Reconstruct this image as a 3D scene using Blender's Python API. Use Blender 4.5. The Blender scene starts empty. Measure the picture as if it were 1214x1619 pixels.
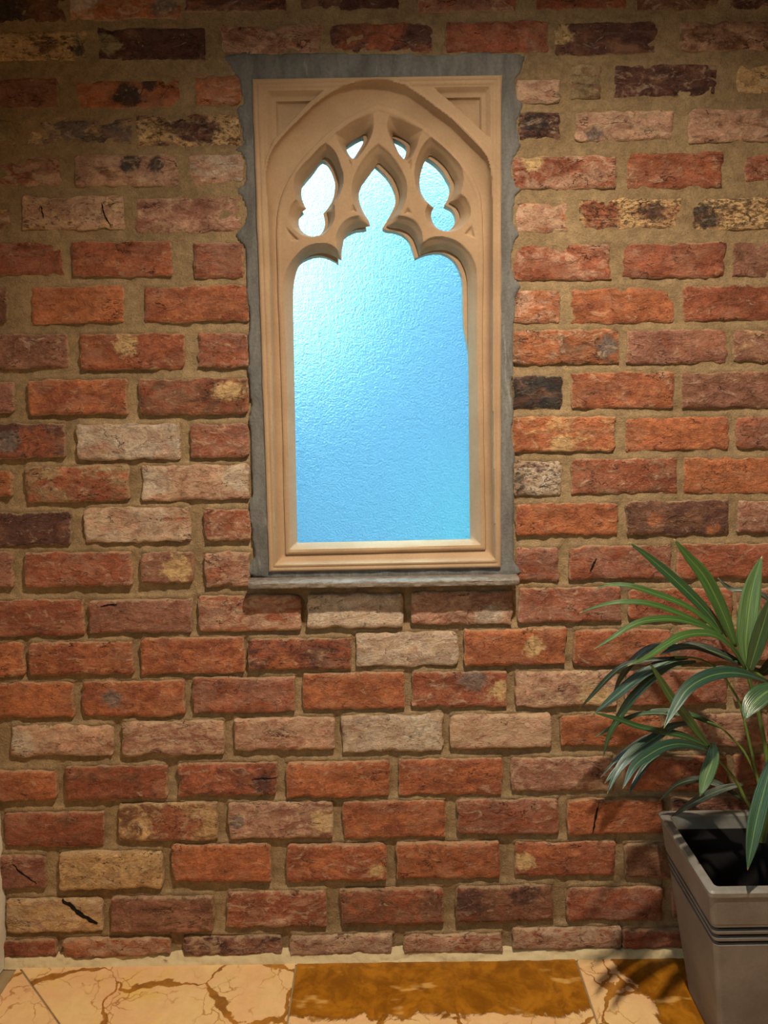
import bpy, math, random
import numpy as np
from mathutils import Vector, Matrix

# ------------------------------------------------------------------ camera
W, H = 1214.0, 1619.0
FPX = 1216.0                       # focal length in pixels
PX, PY = 607.0, 700.0              # principal point in the photograph
PITCH, ROLL = math.radians(4.6), math.radians(0.85)
CAM = Vector((0.0, -1.62, 1.222))
scene = bpy.context.scene
COL = scene.collection
fwd = Vector((0, math.cos(PITCH), -math.sin(PITCH)))
rgt = Vector((1, 0, 0))
upv = rgt.cross(fwd)
# camera rolled clockwise, so the picture turns counter-clockwise
rgt2 = rgt * math.cos(ROLL) - upv * math.sin(ROLL)
upv2 = rgt * math.sin(ROLL) + upv * math.cos(ROLL)
cam_d = bpy.data.cameras.new('camera')
cam = bpy.data.objects.new('camera', cam_d)
COL.objects.link(cam)
M = Matrix((rgt2, upv2, -fwd)).transposed().to_4x4()
M.translation = CAM
cam.matrix_world = M
cam_d.sensor_fit = 'VERTICAL'
cam_d.sensor_height = 36.0
cam_d.sensor_width = 27.0
cam_d.lens = 36.0 * FPX / H
cam_d.shift_y = -(H / 2 - PY) / H
cam_d.shift_x = (W / 2 - PX) / H
cam_d.clip_start = 0.02
scene.camera = cam

# ------------------------------------------------------------------ exposure
vs = scene.view_settings
vs.view_transform = 'Standard'
vs.look = 'None'
vs.gamma = 1.0
vs.use_curve_mapping = False
vs.exposure = 0.0
scene.cycles.max_bounces = 8
scene.cycles.diffuse_bounces = 3
scene.cycles.glossy_bounces = 3
scene.cycles.transmission_bounces = 6


def lin(r, g, b):
    f = lambda c: (c / 255 / 12.92) if c / 255 <= 0.04045 else ((c / 255 + 0.055) / 1.055) ** 2.4
    return (f(r), f(g), f(b))


# ------------------------------------------------------------------ sky
world = bpy.data.worlds.new('sky')
scene.world = world
world.use_nodes = True
bg = world.node_tree.nodes['Background']
bg.inputs[0].default_value = (0.40, 0.84, 1.0, 1)
# overcast evening sky: brighter overhead than at the horizon
_t = world.node_tree
_tc = _t.nodes.new('ShaderNodeTexCoord'); _sp = _t.nodes.new('ShaderNodeSeparateXYZ'); _mr = _t.nodes.new('ShaderNodeMapRange')
_t.links.new(_tc.outputs['Generated'], _sp.inputs[0]); _t.links.new(_sp.outputs[2], _mr.inputs['Value'])
_mr.inputs['From Min'].default_value = 0.0; _mr.inputs['From Max'].default_value = 1.0
_mr.inputs['To Min'].default_value = 4.2; _mr.inputs['To Max'].default_value = 12.6
_t.links.new(_mr.outputs[0], bg.inputs[1])

# ------------------------------------------------------------------ recessed ceiling downlight of the room and an added fill spot
def downlight_or_fill(name, loc, power, size, blend, col, aim=(0, 0, -1), rad=0.024):
    d = bpy.data.lights.new(name, 'SPOT')
    d.energy = power
    d.spot_size = math.radians(size)
    d.spot_blend = blend
    d.color = col
    d.shadow_soft_size = rad
    o = bpy.data.objects.new(name, d)
    o.location = loc
    o.rotation_euler = Vector(aim).to_track_quat('-Z', 'Y').to_euler()
    COL.objects.link(o)
    return o


WARM = (1.0, 0.85, 0.62)
downlight_or_fill('downlight_or_fill', (0.26, -1.0, 2.44), 205, 122, 1.0, WARM, (0, 0.14, -1))
downlight_or_fill('downlight_or_fill', (-0.35, -2.3, 2.44), 8, 150, 1.0, WARM)  # unseen fill spot added behind the camera to lift the ambient light

# ------------------------------------------------------------------ projection helpers
def ray(px, py):
    return (fwd * FPX + rgt2 * (px - PX) - upv2 * (py - PY))


def at(px, py, Y=0.0):
    d = ray(px, py)
    t = (Y - CAM.y) / d.y
    return CAM + d * t


def on_floor(px, py, z=0.0):
    d = ray(px, py)
    return CAM + d * ((z - CAM.z) / d.z)


def at_arr(pts, Y=0.0):
    a = np.array(pts, float)
    F, R, U = np.array(fwd), np.array(rgt2), np.array(upv2)
    d = F * FPX + np.outer(a[:, 0] - PX, R) - np.outer(a[:, 1] - PY, U)
    t = (Y - CAM.y) / d[:, 1]
    p = np.array(CAM) + d * t[:, None]
    return p[:, [0, 2]]


# the foot of the wall in the photograph defines the floor height
Z0 = at(600, 1512, 0.0).z
CAM_SHIFT = -Z0
CAM.z += CAM_SHIFT
M.translation = CAM
cam.matrix_world = M

# ------------------------------------------------------------------ numeric noise
def _hash(ix, iy, seed):
    n = (ix.astype(np.int64) * 374761393 + iy.astype(np.int64) * 668265263 + int(seed) * 1274126177) & 0xFFFFFFFF
    n = ((n ^ (n >> 13)) * 1274126177) & 0xFFFFFFFF
    return ((n ^ (n >> 16)) & 0xFFFF) / 32767.5 - 1.0


def vnoise(x, y, seed=0):
    x = np.asarray(x, float); y = np.asarray(y, float)
    ix = np.floor(x); iy = np.floor(y)
    fx = x - ix; fy = y - iy
    fx = fx * fx * (3 - 2 * fx); fy = fy * fy * (3 - 2 * fy)
    a = _hash(ix, iy, seed); b = _hash(ix + 1, iy, seed)
    c = _hash(ix, iy + 1, seed); d = _hash(ix + 1, iy + 1, seed)
    return (a + (b - a) * fx) * (1 - fy) + (c + (d - c) * fx) * fy


def fbm(x, y, seed=0, octv=4):
    s = 0.0; a = 1.0; t = 0.0
    for o in range(octv):
        s = s + a * vnoise(x * 2 ** o, y * 2 ** o, seed + 17 * o)
        t += a; a *= 0.5
    return s / t


# ------------------------------------------------------------------ mesh helpers
def link(name, me, mat=None, parent=None, smooth=True):
    o = bpy.data.objects.new(name, me)
    COL.objects.link(o)
    if mat:
        me.materials.append(mat)
    if smooth:
        me.polygons.foreach_set('use_smooth', [True] * len(me.polygons))
    if parent:
        o.parent = parent
    return o


def mesh_obj(name, verts, faces, mat=None, parent=None, smooth=True, loc=None):
    me = bpy.data.meshes.new(name)
    me.from_pydata([tuple(map(float, v)) for v in verts], [], [tuple(int(i) for i in f) for f in faces])
    me.update()
    o = link(name, me, mat, parent, smooth)
    if loc is not None:
        o.location = loc
    return o


def quad_mesh(name, V, F, mat, parent=None, smooth=True):
    """fast numpy mesh: V (n,3), F (m,4)"""
    me = bpy.data.meshes.new(name)
    me.vertices.add(len(V)); me.vertices.foreach_set('co', np.asarray(V, np.float32).ravel())
    m = len(F)
    me.loops.add(m * 4); me.loops.foreach_set('vertex_index', np.asarray(F, np.int32).ravel())
    me.polygons.add(m)
    me.polygons.foreach_set('loop_start', np.arange(m, dtype=np.int32) * 4)
    me.update(calc_edges=True)
    me.validate()
    return link(name, me, mat, parent, smooth)


def box_data(x0, x1, y0, y1, z0, z1):
    v = [(x0, y0, z0), (x1, y0, z0), (x1, y1, z0), (x0, y1, z0), (x0, y0, z1), (x1, y0, z1), (x1, y1, z1), (x0, y1, z1)]
    f = [(0, 3, 2, 1), (4, 5, 6, 7), (0, 1, 5, 4), (1, 2, 6, 5), (2, 3, 7, 6), (3, 0, 4, 7)]
    return v, f


def box(name, x0, x1, y0, y1, z0, z1, mat, parent=None):
    v, f = box_data(x0, x1, y0, y1, z0, z1)
    return mesh_obj(name, v, f, mat, parent, False)


def tag(o, label=None, cat=None, kind=None, group=None):
    if label: o['label'] = label
    if cat: o['category'] = cat
    if kind: o['kind'] = kind
    if group: o['group'] = group
    return o


def empty(name, loc=(0, 0, 0)):
    o = bpy.data.objects.new(name, None)
    o.empty_display_size = 0.05
    o.location = loc
    COL.objects.link(o)
    return o


# ------------------------------------------------------------------ material helpers
class Nodes:
    def __init__(self, name):
        self.mat = bpy.data.materials.new(name)
        self.mat.use_nodes = True
        self.t = self.mat.node_tree
        self.b = self.t.nodes['Principled BSDF']
        self.out = self.t.nodes['Material Output']

    def n(self, kind, **kw):
        nd = self.t.nodes.new(kind)
        for k, v in kw.items():
            if isinstance(k, str) and hasattr(nd, k):
                setattr(nd, k, v)
        return nd

    def set(self, sock, v):
        if hasattr(v, 'is_output') or isinstance(v, bpy.types.NodeSocket):
            self.t.links.new(v, sock)
        elif isinstance(v, (tuple, list)) and len(v) == 3 and sock.type == 'RGBA':
            sock.default_value = (*v, 1)
        else:
            sock.default_value = v

    def coord(self, kind='Object'):
        return self.n('ShaderNodeTexCoord').outputs[kind]

    def attr(self, name, out='Color', typ='OBJECT'):
        a = self.n('ShaderNodeAttribute', attribute_type=typ, attribute_name=name)
        return a.outputs[out]

    def noise(self, vec, scale, detail=4, rough=0.55, dist=0.0):
        a = self.n('ShaderNodeTexNoise')
        self.set(a.inputs['Vector'], vec)
        self.set(a.inputs['Scale'], scale)
        a.inputs['Detail'].default_value = detail
        a.inputs['Roughness'].default_value = rough
        a.inputs['Distortion'].default_value = dist
        return a.outputs['Fac']

    def voro(self, vec, scale, feature='DISTANCE_TO_EDGE', rnd=1.0):
        a = self.n('ShaderNodeTexVoronoi', feature=feature)
        self.set(a.inputs['Vector'], vec)
        self.set(a.inputs['Scale'], scale)
        a.inputs['Randomness'].default_value = rnd
        return a.outputs['Distance']

    def math(self, op, a, b=0.0, c=None, clamp=False):
        m = self.n('ShaderNodeMath', operation=op)
        m.use_clamp = clamp
        self.set(m.inputs[0], a); self.set(m.inputs[1], b)
        if c is not None: self.set(m.inputs[2], c)
        return m.outputs[0]

    def vmath(self, op, a, b=(0, 0, 0)):
        m = self.n('ShaderNodeVectorMath', operation=op)
        self.set(m.inputs[0], a)
        if op == 'SCALE':
            self.set(m.inputs['Scale'], b)
        else:
            self.set(m.inputs[1], b)
        return m.outputs['Value'] if op in ('LENGTH', 'DOT_PRODUCT', 'DISTANCE') else m.outputs['Vector']

    def step(self, v, lo, hi, to0=0.0, to1=1.0):
        m = self.n('ShaderNodeMapRange', interpolation_type='SMOOTHSTEP')
        self.set(m.inputs['Value'], v)
        self.set(m.inputs['From Min'], lo); self.set(m.inputs['From Max'], hi)
        self.set(m.inputs['To Min'], to0); self.set(m.inputs['To Max'], to1)
        return m.outputs['Result']

    def mix(self, fac, a, b, mode='MIX'):
        m = self.n('ShaderNodeMix', data_type='RGBA', blend_type=mode)
        self.set(m.inputs['Factor'], fac)
        self.set(m.inputs['A'], a) if False else self.set(m.inputs[6], a)
        self.set(m.inputs[7], b)
        return m.outputs[2]

    def bump(self, h, strength=0.5, dist=0.002, normal=None):
        b = self.n('ShaderNodeBump')
        b.inputs['Strength'].default_value = strength
        b.inputs['Distance'].default_value = dist
        self.set(b.inputs['Height'], h)
        if normal: self.set(b.inputs['Normal'], normal)
        return b.outputs['Normal']

    def finish(self, color, rough=0.8, normal=None, spec=None):
        self.set(self.b.inputs['Base Color'], color)
        self.set(self.b.inputs['Roughness'], rough)
        if normal is not None: self.set(self.b.inputs['Normal'], normal)
        if spec is not None: self.b.inputs['Specular IOR Level'].default_value = spec
        return self.mat


def mat_brick():
    m = Nodes('reclaimed_brick')
    p = m.coord('Object')
    q = m.vmath('ADD', p, m.attr('seed', 'Vector'))
    st = m.vmath('MULTIPLY', q, (1.0, 1.0, 1.9))
    par = m.n('ShaderNodeSeparateXYZ'); m.set(par.inputs[0], m.attr('par', 'Vector'))
    amt, white, dark = par.outputs[0], par.outputs[1], par.outputs[2]
    n1 = m.noise(st, 17, 6, 0.66, 0.9)
    f1 = m.step(m.math('ADD', n1, m.math('MULTIPLY', m.math('SUBTRACT', amt, 0.5), 0.8)), 0.40, 0.60)
    col = m.mix(f1, m.attr('c1'), m.attr('c2'))
    # broad tone and mottling
    n0 = m.noise(m.vmath('ADD', st, (7.7, 1.3, 4.1)), 11, 3, 0.5)
    col = m.mix(1.0, col, m.mix(m.step(n0, 0.3, 0.7), (0.78, 0.76, 0.76), (1.2, 1.18, 1.15)), 'MULTIPLY')
    n2 = m.noise(q, 70, 6, 0.7, 0.5)
    col = m.mix(1.0, col, m.mix(m.step(n2, 0.3, 0.7), (0.74, 0.71, 0.70), (1.24, 1.24, 1.24)), 'MULTIPLY')
    n2b = m.noise(st, 230, 4, 0.65)
    col = m.mix(0.5, col, m.mix(m.step(n2b, 0.3, 0.7), (0.66, 0.64, 0.64), (1.34, 1.34, 1.34)), 'MULTIPLY')
    col = m.mix(m.math('MULTIPLY', m.step(m.noise(m.vmath('ADD', st, (2.2, 6.1, 8.8)), 13, 6, 0.6, 0.7), 0.46, 0.72), 0.5), col, lin(172, 128, 106))
    # patches of old soot / lime
    nn = m.math('ADD', m.noise(q, 42, 6, 0.7, 0.6), m.math('MULTIPLY', m.noise(q, 14, 3, 0.5), 0.6))
    cx = m.n('ShaderNodeSeparateXYZ'); m.set(cx.inputs[0], p)
    def blob(col, pos, bc, soft=0.3):
        b = m.n('ShaderNodeSeparateXYZ'); m.set(b.inputs[0], m.attr(pos, 'Vector'))
        dx = m.math('SUBTRACT', cx.outputs[0], b.outputs[0])
        dz = m.math('MULTIPLY', m.math('SUBTRACT', cx.outputs[2], b.outputs[1]), 1.2)
        d = m.math('SQRT', m.math('ADD', m.math('MULTIPLY', dx, dx), m.math('MULTIPLY', dz, dz)))
        rr = m.math('DIVIDE', d, m.math('MAXIMUM', b.outputs[2], 0.0001))
        v = m.math('ADD', rr, m.math('MULTIPLY', m.math('SUBTRACT', nn, 0.8), 2.6))
        return m.mix(m.math('MULTIPLY', m.step(v, 1.0 - soft, 1.0 + soft, 1.0, 0.0), 0.9), col, m.mix(0.75, m.attr(bc), m.mix(m.step(n2, 0.3, 0.7), (0.5, 0.5, 0.5), (1.5, 1.5, 1.5)), 'MULTIPLY'))
    col = blob(col, 'b1', 'b1c')
    col = blob(col, 'b2', 'b2c')
    # lime scuffs
    n3 = m.noise(st, 30, 6, 0.74, 1.0)
    f3 = m.step(m.math('ADD', n3, m.math('MULTIPLY', white, 0.26)), 0.575, 0.73)
    col = m.mix(m.math('MULTIPLY', f3, 0.6), col, lin(198, 172, 146))
    n5 = m.noise(m.vmath('ADD', q, (1.1, 8.2, 2.7)), 150, 4, 0.7)
    col = m.mix(m.math('MULTIPLY', m.step(n5, 0.66, 0.73), 0.55), col, lin(216, 190, 160))
    # dark burnt specks
    n4 = m.noise(m.vmath('ADD', st, (3.1, 5.2, 1.7)), 80, 5, 0.72)
    f4 = m.step(m.math('ADD', n4, m.math('MULTIPLY', dark, 0.22)), 0.63, 0.73)
    col = m.mix(m.math('MULTIPLY', f4, 0.75), col, lin(46, 34, 32))
    # hairline cracks that wander along the brick
    nc = m.noise(m.vmath('MULTIPLY', q, (0.55, 1.0, 1.5)), 15, 6, 0.6, 0.4)
    crk = m.step(m.math('ABSOLUTE', m.math('SUBTRACT', nc, 0.5)), 0.0, 0.0075, 1.0, 0.0)
    crk = m.math('MULTIPLY', crk, m.step(m.noise(m.vmath('ADD', q, (9, 2, 6)), 21, 2), 0.50, 0.60))
    col = m.mix(m.math('MULTIPLY', crk, 0.8), col, lin(44, 30, 26))
    # mortar smeared on the arrises
    ed = m.attr('edge', 'Fac', 'GEOMETRY')
    fe = m.step(m.math('ADD', ed, m.math('MULTIPLY', m.math('SUBTRACT', m.noise(q, 55, 6, 0.74), 0.5), 1.7)), 0.55, 0.95)
    col = m.mix(m.math('MULTIPLY', fe, 0.55), col, lin(178, 152, 120))
    flk = m.step(m.noise(m.vmath('ADD', st, (5.5, 0.7, 3.3)), 24, 6, 0.6, 0.5), 0.545, 0.565)
    col = m.mix(m.math('MULTIPLY', flk, 0.22), col, lin(120, 66, 46))
    hgt = m.math('ADD', m.math('MULTIPLY', n2, 0.8), m.math('MULTIPLY', m.noise(q, 170, 5, 0.75), 0.5))
    hgt = m.math('SUBTRACT', hgt, m.math('MULTIPLY', flk, 0.32))
    hgt = m.math('SUBTRACT', hgt, m.math('MULTIPLY', crk, 1.0))
    hgt = m.math('ADD', hgt, m.math('MULTIPLY', m.math('ADD', n3, n1), 1.1))
    nrm = m.bump(hgt, 1.0, 0.0044)
    return m.finish(col, 0.84, nrm, 0.25)


def mat_mortar():
    m = Nodes('lime_mortar')
    p = m.coord('Object')
    n1 = m.noise(p, 7, 5, 0.6)
    col = m.mix(m.step(n1, 0.3, 0.7), lin(136, 114, 88), lin(156, 133, 104))
    n2 = m.noise(p, 60, 6, 0.7)
    col = m.mix(0.8, col, m.mix(m.step(n2, 0.3, 0.72), (0.7, 0.7, 0.7), (1.22, 1.2, 1.16)), 'MULTIPLY')
    n3 = m.noise(p, 330, 3, 0.6)
    col = m.mix(0.5, col, m.mix(m.step(n3, 0.3, 0.7), (0.75, 0.74, 0.72), (1.25, 1.25, 1.25)), 'MULTIPLY')
    h = m.math('ADD', n2, m.math('MULTIPLY', n3, 0.5))
    return m.finish(col, 0.95, m.bump(h, 0.9, 0.004), 0.15)


def mat_cement():
    m = Nodes('grey_cement')
    p = m.coord('Object')
    st = m.vmath('MULTIPLY', p, (1.0, 1.0, 0.25))
    n1 = m.noise(st, 30, 6, 0.65, 0.4)
    col = m.mix(m.step(n1, 0.3, 0.7), lin(92, 90, 90), lin(120, 119, 118))
    n2 = m.noise(st, 18, 8, 0.7, 1.2)
    col = m.mix(m.math('MULTIPLY', m.step(n2, 0.57, 0.70), 0.6), col, lin(158, 156, 150))
    n3 = m.noise(p, 150, 5, 0.7)
    col = m.mix(0.6, col, m.mix(m.step(n3, 0.3, 0.7), (0.78, 0.78, 0.78), (1.2, 1.2, 1.2)), 'MULTIPLY')
    return m.finish(col, 0.8, m.bump(m.math('ADD', n3, m.math('MULTIPLY', n1, 2.0)), 0.6, 0.003), 0.3)


def mat_stone():
    m = Nodes('cast_stone')
    p = m.coord('Object')
    n1 = m.noise(p, 9, 5, 0.6)
    col = m.mix(m.step(n1, 0.3, 0.7), lin(162, 133, 106), lin(175, 146, 118))
    n2 = m.noise(p, 220, 4, 0.7)
    col = m.mix(0.35, col, m.mix(m.step(n2, 0.3, 0.7), (0.82, 0.81, 0.8), (1.12, 1.12, 1.12)), 'MULTIPLY')
    vo = m.voro(p, 55, 'F1')
    pit = m.math('MULTIPLY', m.step(vo, 0.0, 0.1, 1.0, 0.0), m.step(m.noise(p, 40, 2), 0.55, 0.6))
    col = m.mix(m.math('MULTIPLY', pit, 0.6), col, lin(96, 70, 50))
    return m.finish(col, 0.82, m.bump(m.math('SUBTRACT', n2, pit), 0.25, 0.0012), 0.25)


def mat_sill():
    m = Nodes('sill_stone')
    p = m.coord('Object')
    st = m.vmath('MULTIPLY', p, (1, 1, 2.2))
    n1 = m.noise(st, 60, 6, 0.7, 0.8)
    col = m.mix(m.step(n1, 0.35, 0.65), lin(104, 94, 87), lin(140, 128, 119))
    n2 = m.noise(p, 240, 4, 0.7)
    return m.finish(col, 0.55, m.bump(m.math('ADD', n1, m.math('MULTIPLY', n2, 0.4)), 0.6, 0.0025), 0.4)


def mat_plaster(name, c, bumpy=0.2):
    m = Nodes(name)
    p = m.coord('Object')
    n1 = m.noise(p, 6, 6, 0.6)
    n2 = m.noise(p, 120, 4, 0.6)
    col = m.mix(m.step(n1, 0.3, 0.7), tuple(x * 0.92 for x in c), c)
    return m.finish(col, 0.9, m.bump(n2, bumpy, 0.002), 0.2)


def mat_glass():
    m = Nodes('obscure_glass')
    p = m.coord('Object')
    n1 = m.noise(p, 240, 3, 0.55)
    n2 = m.noise(p, 95, 2, 0.5)
    h = m.math('ADD', n1, m.math('MULTIPLY', n2, 0.6))
    nrm = m.bump(h, 0.9, 0.005)
    b = m.b
    b.inputs['Base Color'].default_value = (0.9, 0.97, 1.0, 1)
    b.inputs['Transmission Weight'].default_value = 1.0
    b.inputs['Roughness'].default_value = 0.5
    b.inputs['IOR'].default_value = 1.35
    m.set(b.inputs['Normal'], nrm)
    tr = m.n('ShaderNodeBsdfTranslucent')
    tr.inputs[0].default_value = (0.60, 0.82, 1.0, 1)
    m.set(tr.inputs['Normal'], nrm)
    mx = m.n('ShaderNodeMixShader')
    mx.inputs[0].default_value = 0.19
    m.t.links.new(b.outputs[0], mx.inputs[1])
    m.t.links.new(tr.outputs[0], mx.inputs[2])
    m.t.links.new(mx.outputs[0], m.out.inputs[0])
    return m.mat


def mat_marble():
    m = Nodes('veined_marble')
    p = m.coord('Object')
    q = m.vmath('ADD', p, m.attr('seed', 'Vector'))
    w1 = m.n('ShaderNodeTexNoise'); m.set(w1.inputs['Vector'], q); w1.inputs['Scale'].default_value = 9; w1.inputs['Detail'].default_value = 5
    warp = m.vmath('SCALE', m.vmath('SUBTRACT', w1.outputs['Color'], (0.5, 0.5, 0.5)), 0.13)
    qw = m.vmath('ADD', q, warp)
    n1 = m.noise(q, 5, 5, 0.6, 0.5)
    col = m.mix(m.step(n1, 0.38, 0.64), lin(226, 192, 138), lin(224, 178, 132))
    n2 = m.noise(qw, 12, 6, 0.6, 0.6)
    col = m.mix(m.step(n2, 0.55, 0.72), col, lin(224, 186, 112))
    n2b = m.noise(q, 40, 6, 0.7)
    col = m.mix(0.5, col, m.mix(m.step(n2b, 0.3, 0.7), (0.88, 0.87, 0.85), (1.08, 1.08, 1.08)), 'MULTIPLY')
    # veins in two sizes
    v1 = m.voro(qw, 4.2)
    vw = m.step(m.noise(q, 6, 3), 0.35, 0.75, 0.004, 0.055)
    f1 = m.math('LESS_THAN', v1, vw)
    f1 = m.step(m.math('DIVIDE', v1, vw), 0.75, 1.15, 1.0, 0.0)
    v2 = m.voro(m.vmath('ADD', qw, m.vmath('SCALE', w1.outputs['Color'], 0.03)), 15)
    f2 = m.math('MULTIPLY', m.step(v2, 0.006, 0.03, 1.0, 0.0), m.step(m.noise(q, 9, 2), 0.42, 0.6))
    gold = m.mix(m.step(m.noise(qw, 22, 5, 0.65), 0.35, 0.68), lin(128, 78, 14), lin(172, 112, 28))
    col = m.mix(m.math('MULTIPLY', f2, 0.7), col, lin(156, 96, 34))
    col = m.mix(m.math('MULTIPLY', f1, 0.92), col, gold)
    # an amber mass across part of a tile: half-plane in tile coordinates with a ragged edge
    am = m.n('ShaderNodeSeparateXYZ'); m.set(am.inputs[0], m.attr('amber', 'Vector'))
    s = m.n('ShaderNodeSeparateXYZ'); m.set(s.inputs[0], p)
    d = m.math('ADD', m.math('MULTIPLY', s.outputs[0], am.outputs[0]), m.math('MULTIPLY', s.outputs[1], am.outputs[1]))
    d = m.math('SUBTRACT', d, am.outputs[2])
    d = m.math('ADD', d, m.math('MULTIPLY', m.math('SUBTRACT', m.noise(q, 14, 6, 0.68, 0.6), 0.5), 0.10))
    fa = m.step(d, -0.003, 0.003)
    blot = m.step(m.noise(m.vmath('MULTIPLY', q, (0.7, 1.6, 1)), 13, 3, 0.5), 0.60, 0.68)
    gold2 = m.mix(m.math('MULTIPLY', blot, 0.6), gold, lin(222, 176, 104))
    col = m.mix(fa, col, gold2)
    rim = m.math('MULTIPLY', m.step(m.math('ABSOLUTE', d), 0.0, 0.006, 1.0, 0.0), 0.5)
    col = m.mix(rim, col, lin(96, 56, 14))
    # worn chips
    ch = m.step(m.noise(m.vmath('MULTIPLY', q, (0.6, 2.0, 1)), 38, 7, 0.75), 0.71, 0.75)
    col = m.mix(m.math('MULTIPLY', ch, 0.6), col, lin(226, 208, 180))
    return m.finish(col, m.mix(ch, (0.3, 0.3, 0.3), (0.8, 0.8, 0.8)), m.bump(m.math('ADD', n2b, m.math('MULTIPLY', f1, -0.5)), 0.12, 0.002), 0.4)


def mat_leaf():
    m = Nodes('palm_leaf')
    u = m.n('ShaderNodeSeparateXYZ')
    m.set(u.inputs[0], m.attr('luv', 'Vector', 'GEOMETRY'))
    across, along = u.outputs[0], u.outputs[1]
    v = m.n('ShaderNodeCombineXYZ'); m.set(v.inputs[0], m.math('MULTIPLY', across, 11.0)); m.set(v.inputs[1], m.math('MULTIPLY', along, 1.6))
    m.set(v.inputs[2], m.attr('seedf', 'Fac'))
    ns = m.noise(v.outputs[0], 1.6, 3, 0.6)
    tint = m.attr('tint')
    col = m.mix(m.step(ns, 0.38, 0.68), m.mix(1.0, tint, (0.62, 0.7, 0.62), 'MULTIPLY'), m.mix(1.0, tint, (1.5, 1.4, 1.35), 'MULTIPLY'))
    rib = m.step(m.math('ABSOLUTE', across), 0.0, 0.12, 1.0, 0.0)
    col = m.mix(m.math('MULTIPLY', rib, 0.5), col, lin(120, 150, 70))
    tipf = m.step(along, 0.965, 1.0)
    col = m.mix(tipf, col, lin(150, 130, 70))
    wv = m.math('SINE', m.math('MULTIPLY', across, 34.0))
    nrm = m.bump(m.math('ADD', m.math('MULTIPLY', wv, 0.35), ns), 0.35, 0.0012)
    m.b.inputs['Subsurface Weight'].default_value = 0.0
    return m.finish(col, 0.34, nrm, 0.8)


def mat_stem():
    m = Nodes('palm_stem')
    p = m.coord('Object')
    n1 = m.noise(m.vmath('MULTIPLY', p, (1, 1, 0.2)), 60, 4)
    return m.finish(m.mix(m.step(n1, 0.3, 0.7), lin(58, 82, 34), lin(92, 116, 52)), 0.45, None, 0.5)


def mat_planter():
    m = Nodes('weathered_planter')
    p = m.coord('Object')
    n1 = m.noise(p, 10, 6, 0.65)
    col = m.mix(m.step(n1, 0.3, 0.7), lin(110, 103, 100), lin(128, 121, 117))
    n2 = m.noise(p, 180, 4, 0.7)
    col = m.mix(0.4, col, m.mix(m.step(n2, 0.3, 0.7), (0.84, 0.84, 0.84), (1.12, 1.12, 1.12)), 'MULTIPLY')
    return m.finish(col, 0.6, m.bump(n2, 0.2, 0.001), 0.35)


def mat_flat(name, c, rough=0.7, spec=0.3):
    m = Nodes(name)
    p = m.coord('Object')
    n = m.noise(p, 40, 4, 0.6)
    return m.finish(m.mix(m.step(n, 0.3, 0.7), tuple(x * 0.85 for x in c), tuple(min(1, x * 1.1) for x in c)), rough, None, spec)


MB = mat_brick(); MM = mat_mortar(); MC = mat_cement(); MS = mat_stone(); MSILL = mat_sill()
MPLW = mat_plaster('white_plaster', lin(222, 214, 200), 0.6)
MPL = mat_plaster('cream_plaster', lin(206, 190, 164))
MGL = mat_glass(); MMARB = mat_marble(); MLEAF = mat_leaf(); MSTEM = mat_stem(); MPLANT = mat_planter()
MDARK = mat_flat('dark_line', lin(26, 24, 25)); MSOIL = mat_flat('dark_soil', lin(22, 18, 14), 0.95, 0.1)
MRIM = mat_flat('pale_grey_rim', lin(128, 125, 121), 0.4, 0.4); MGROUT = mat_flat('tile_grout', lin(150, 130, 100), 0.9, 0.1)

# ------------------------------------------------------------------ room shell
XL = at(4.5, 1370).x            # corner with the plastered side wall
XR, YB, ZC = 2.1, -3.3, 2.46
tag(box('ceiling', XL - 0.1, XR + 0.1, YB - 0.1, 0.12, ZC, ZC + 0.1, MPL), 'plain cream plastered ceiling over the room', 'ceiling', 'structure')
tag(box('wall_right', XR, XR + 0.1, YB, 0.12, 0, ZC, MPL), 'plain cream plastered wall on the plant side', 'wall', 'structure')
tag(box('wall_rear', XL, XR, YB - 0.1, YB, 0, ZC, MPL), 'plain cream plastered wall opposite the brick wall', 'wall', 'structure')

# side wall with a slightly uneven plaster edge
ny, nz = 60, 160
yy = np.linspace(YB, 0.03, ny) ; yy = -(np.linspace(0, 1, ny) ** 2.2) * (-YB) + 0.02
zz = np.linspace(0, ZC, nz)
YY, ZZ = np.meshgrid(yy, zz, indexing='ij')
XX = XL + 0.0035 * fbm(YY * 9, ZZ * 9, 5) + 0.003 * fbm(YY * 30, ZZ * 30, 6)
Vv = np.stack([XX, YY, ZZ], -1).reshape(-1, 3)
ii = np.arange(ny * nz).reshape(ny, nz)
Ff = np.stack([ii[:-1, :-1], ii[:-1, 1:], ii[1:, 1:], ii[1:, :-1]], -1).reshape(-1, 4)
wy0, wy1, wz0, wz1 = -1.75, -1.15, 1.1, 1.9       # small window in the side wall
fy = YY.ravel()[Ff]; fz = ZZ.ravel()[Ff]
hole_w = ((fy > wy0) & (fy < wy1) & (fz > wz0) & (fz < wz1)).all(1)
wl = tag(quad_mesh('wall_left', Vv, Ff[~hole_w], MPLW), 'white plastered side wall meeting the brick wall', 'wall', 'structure')

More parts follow.
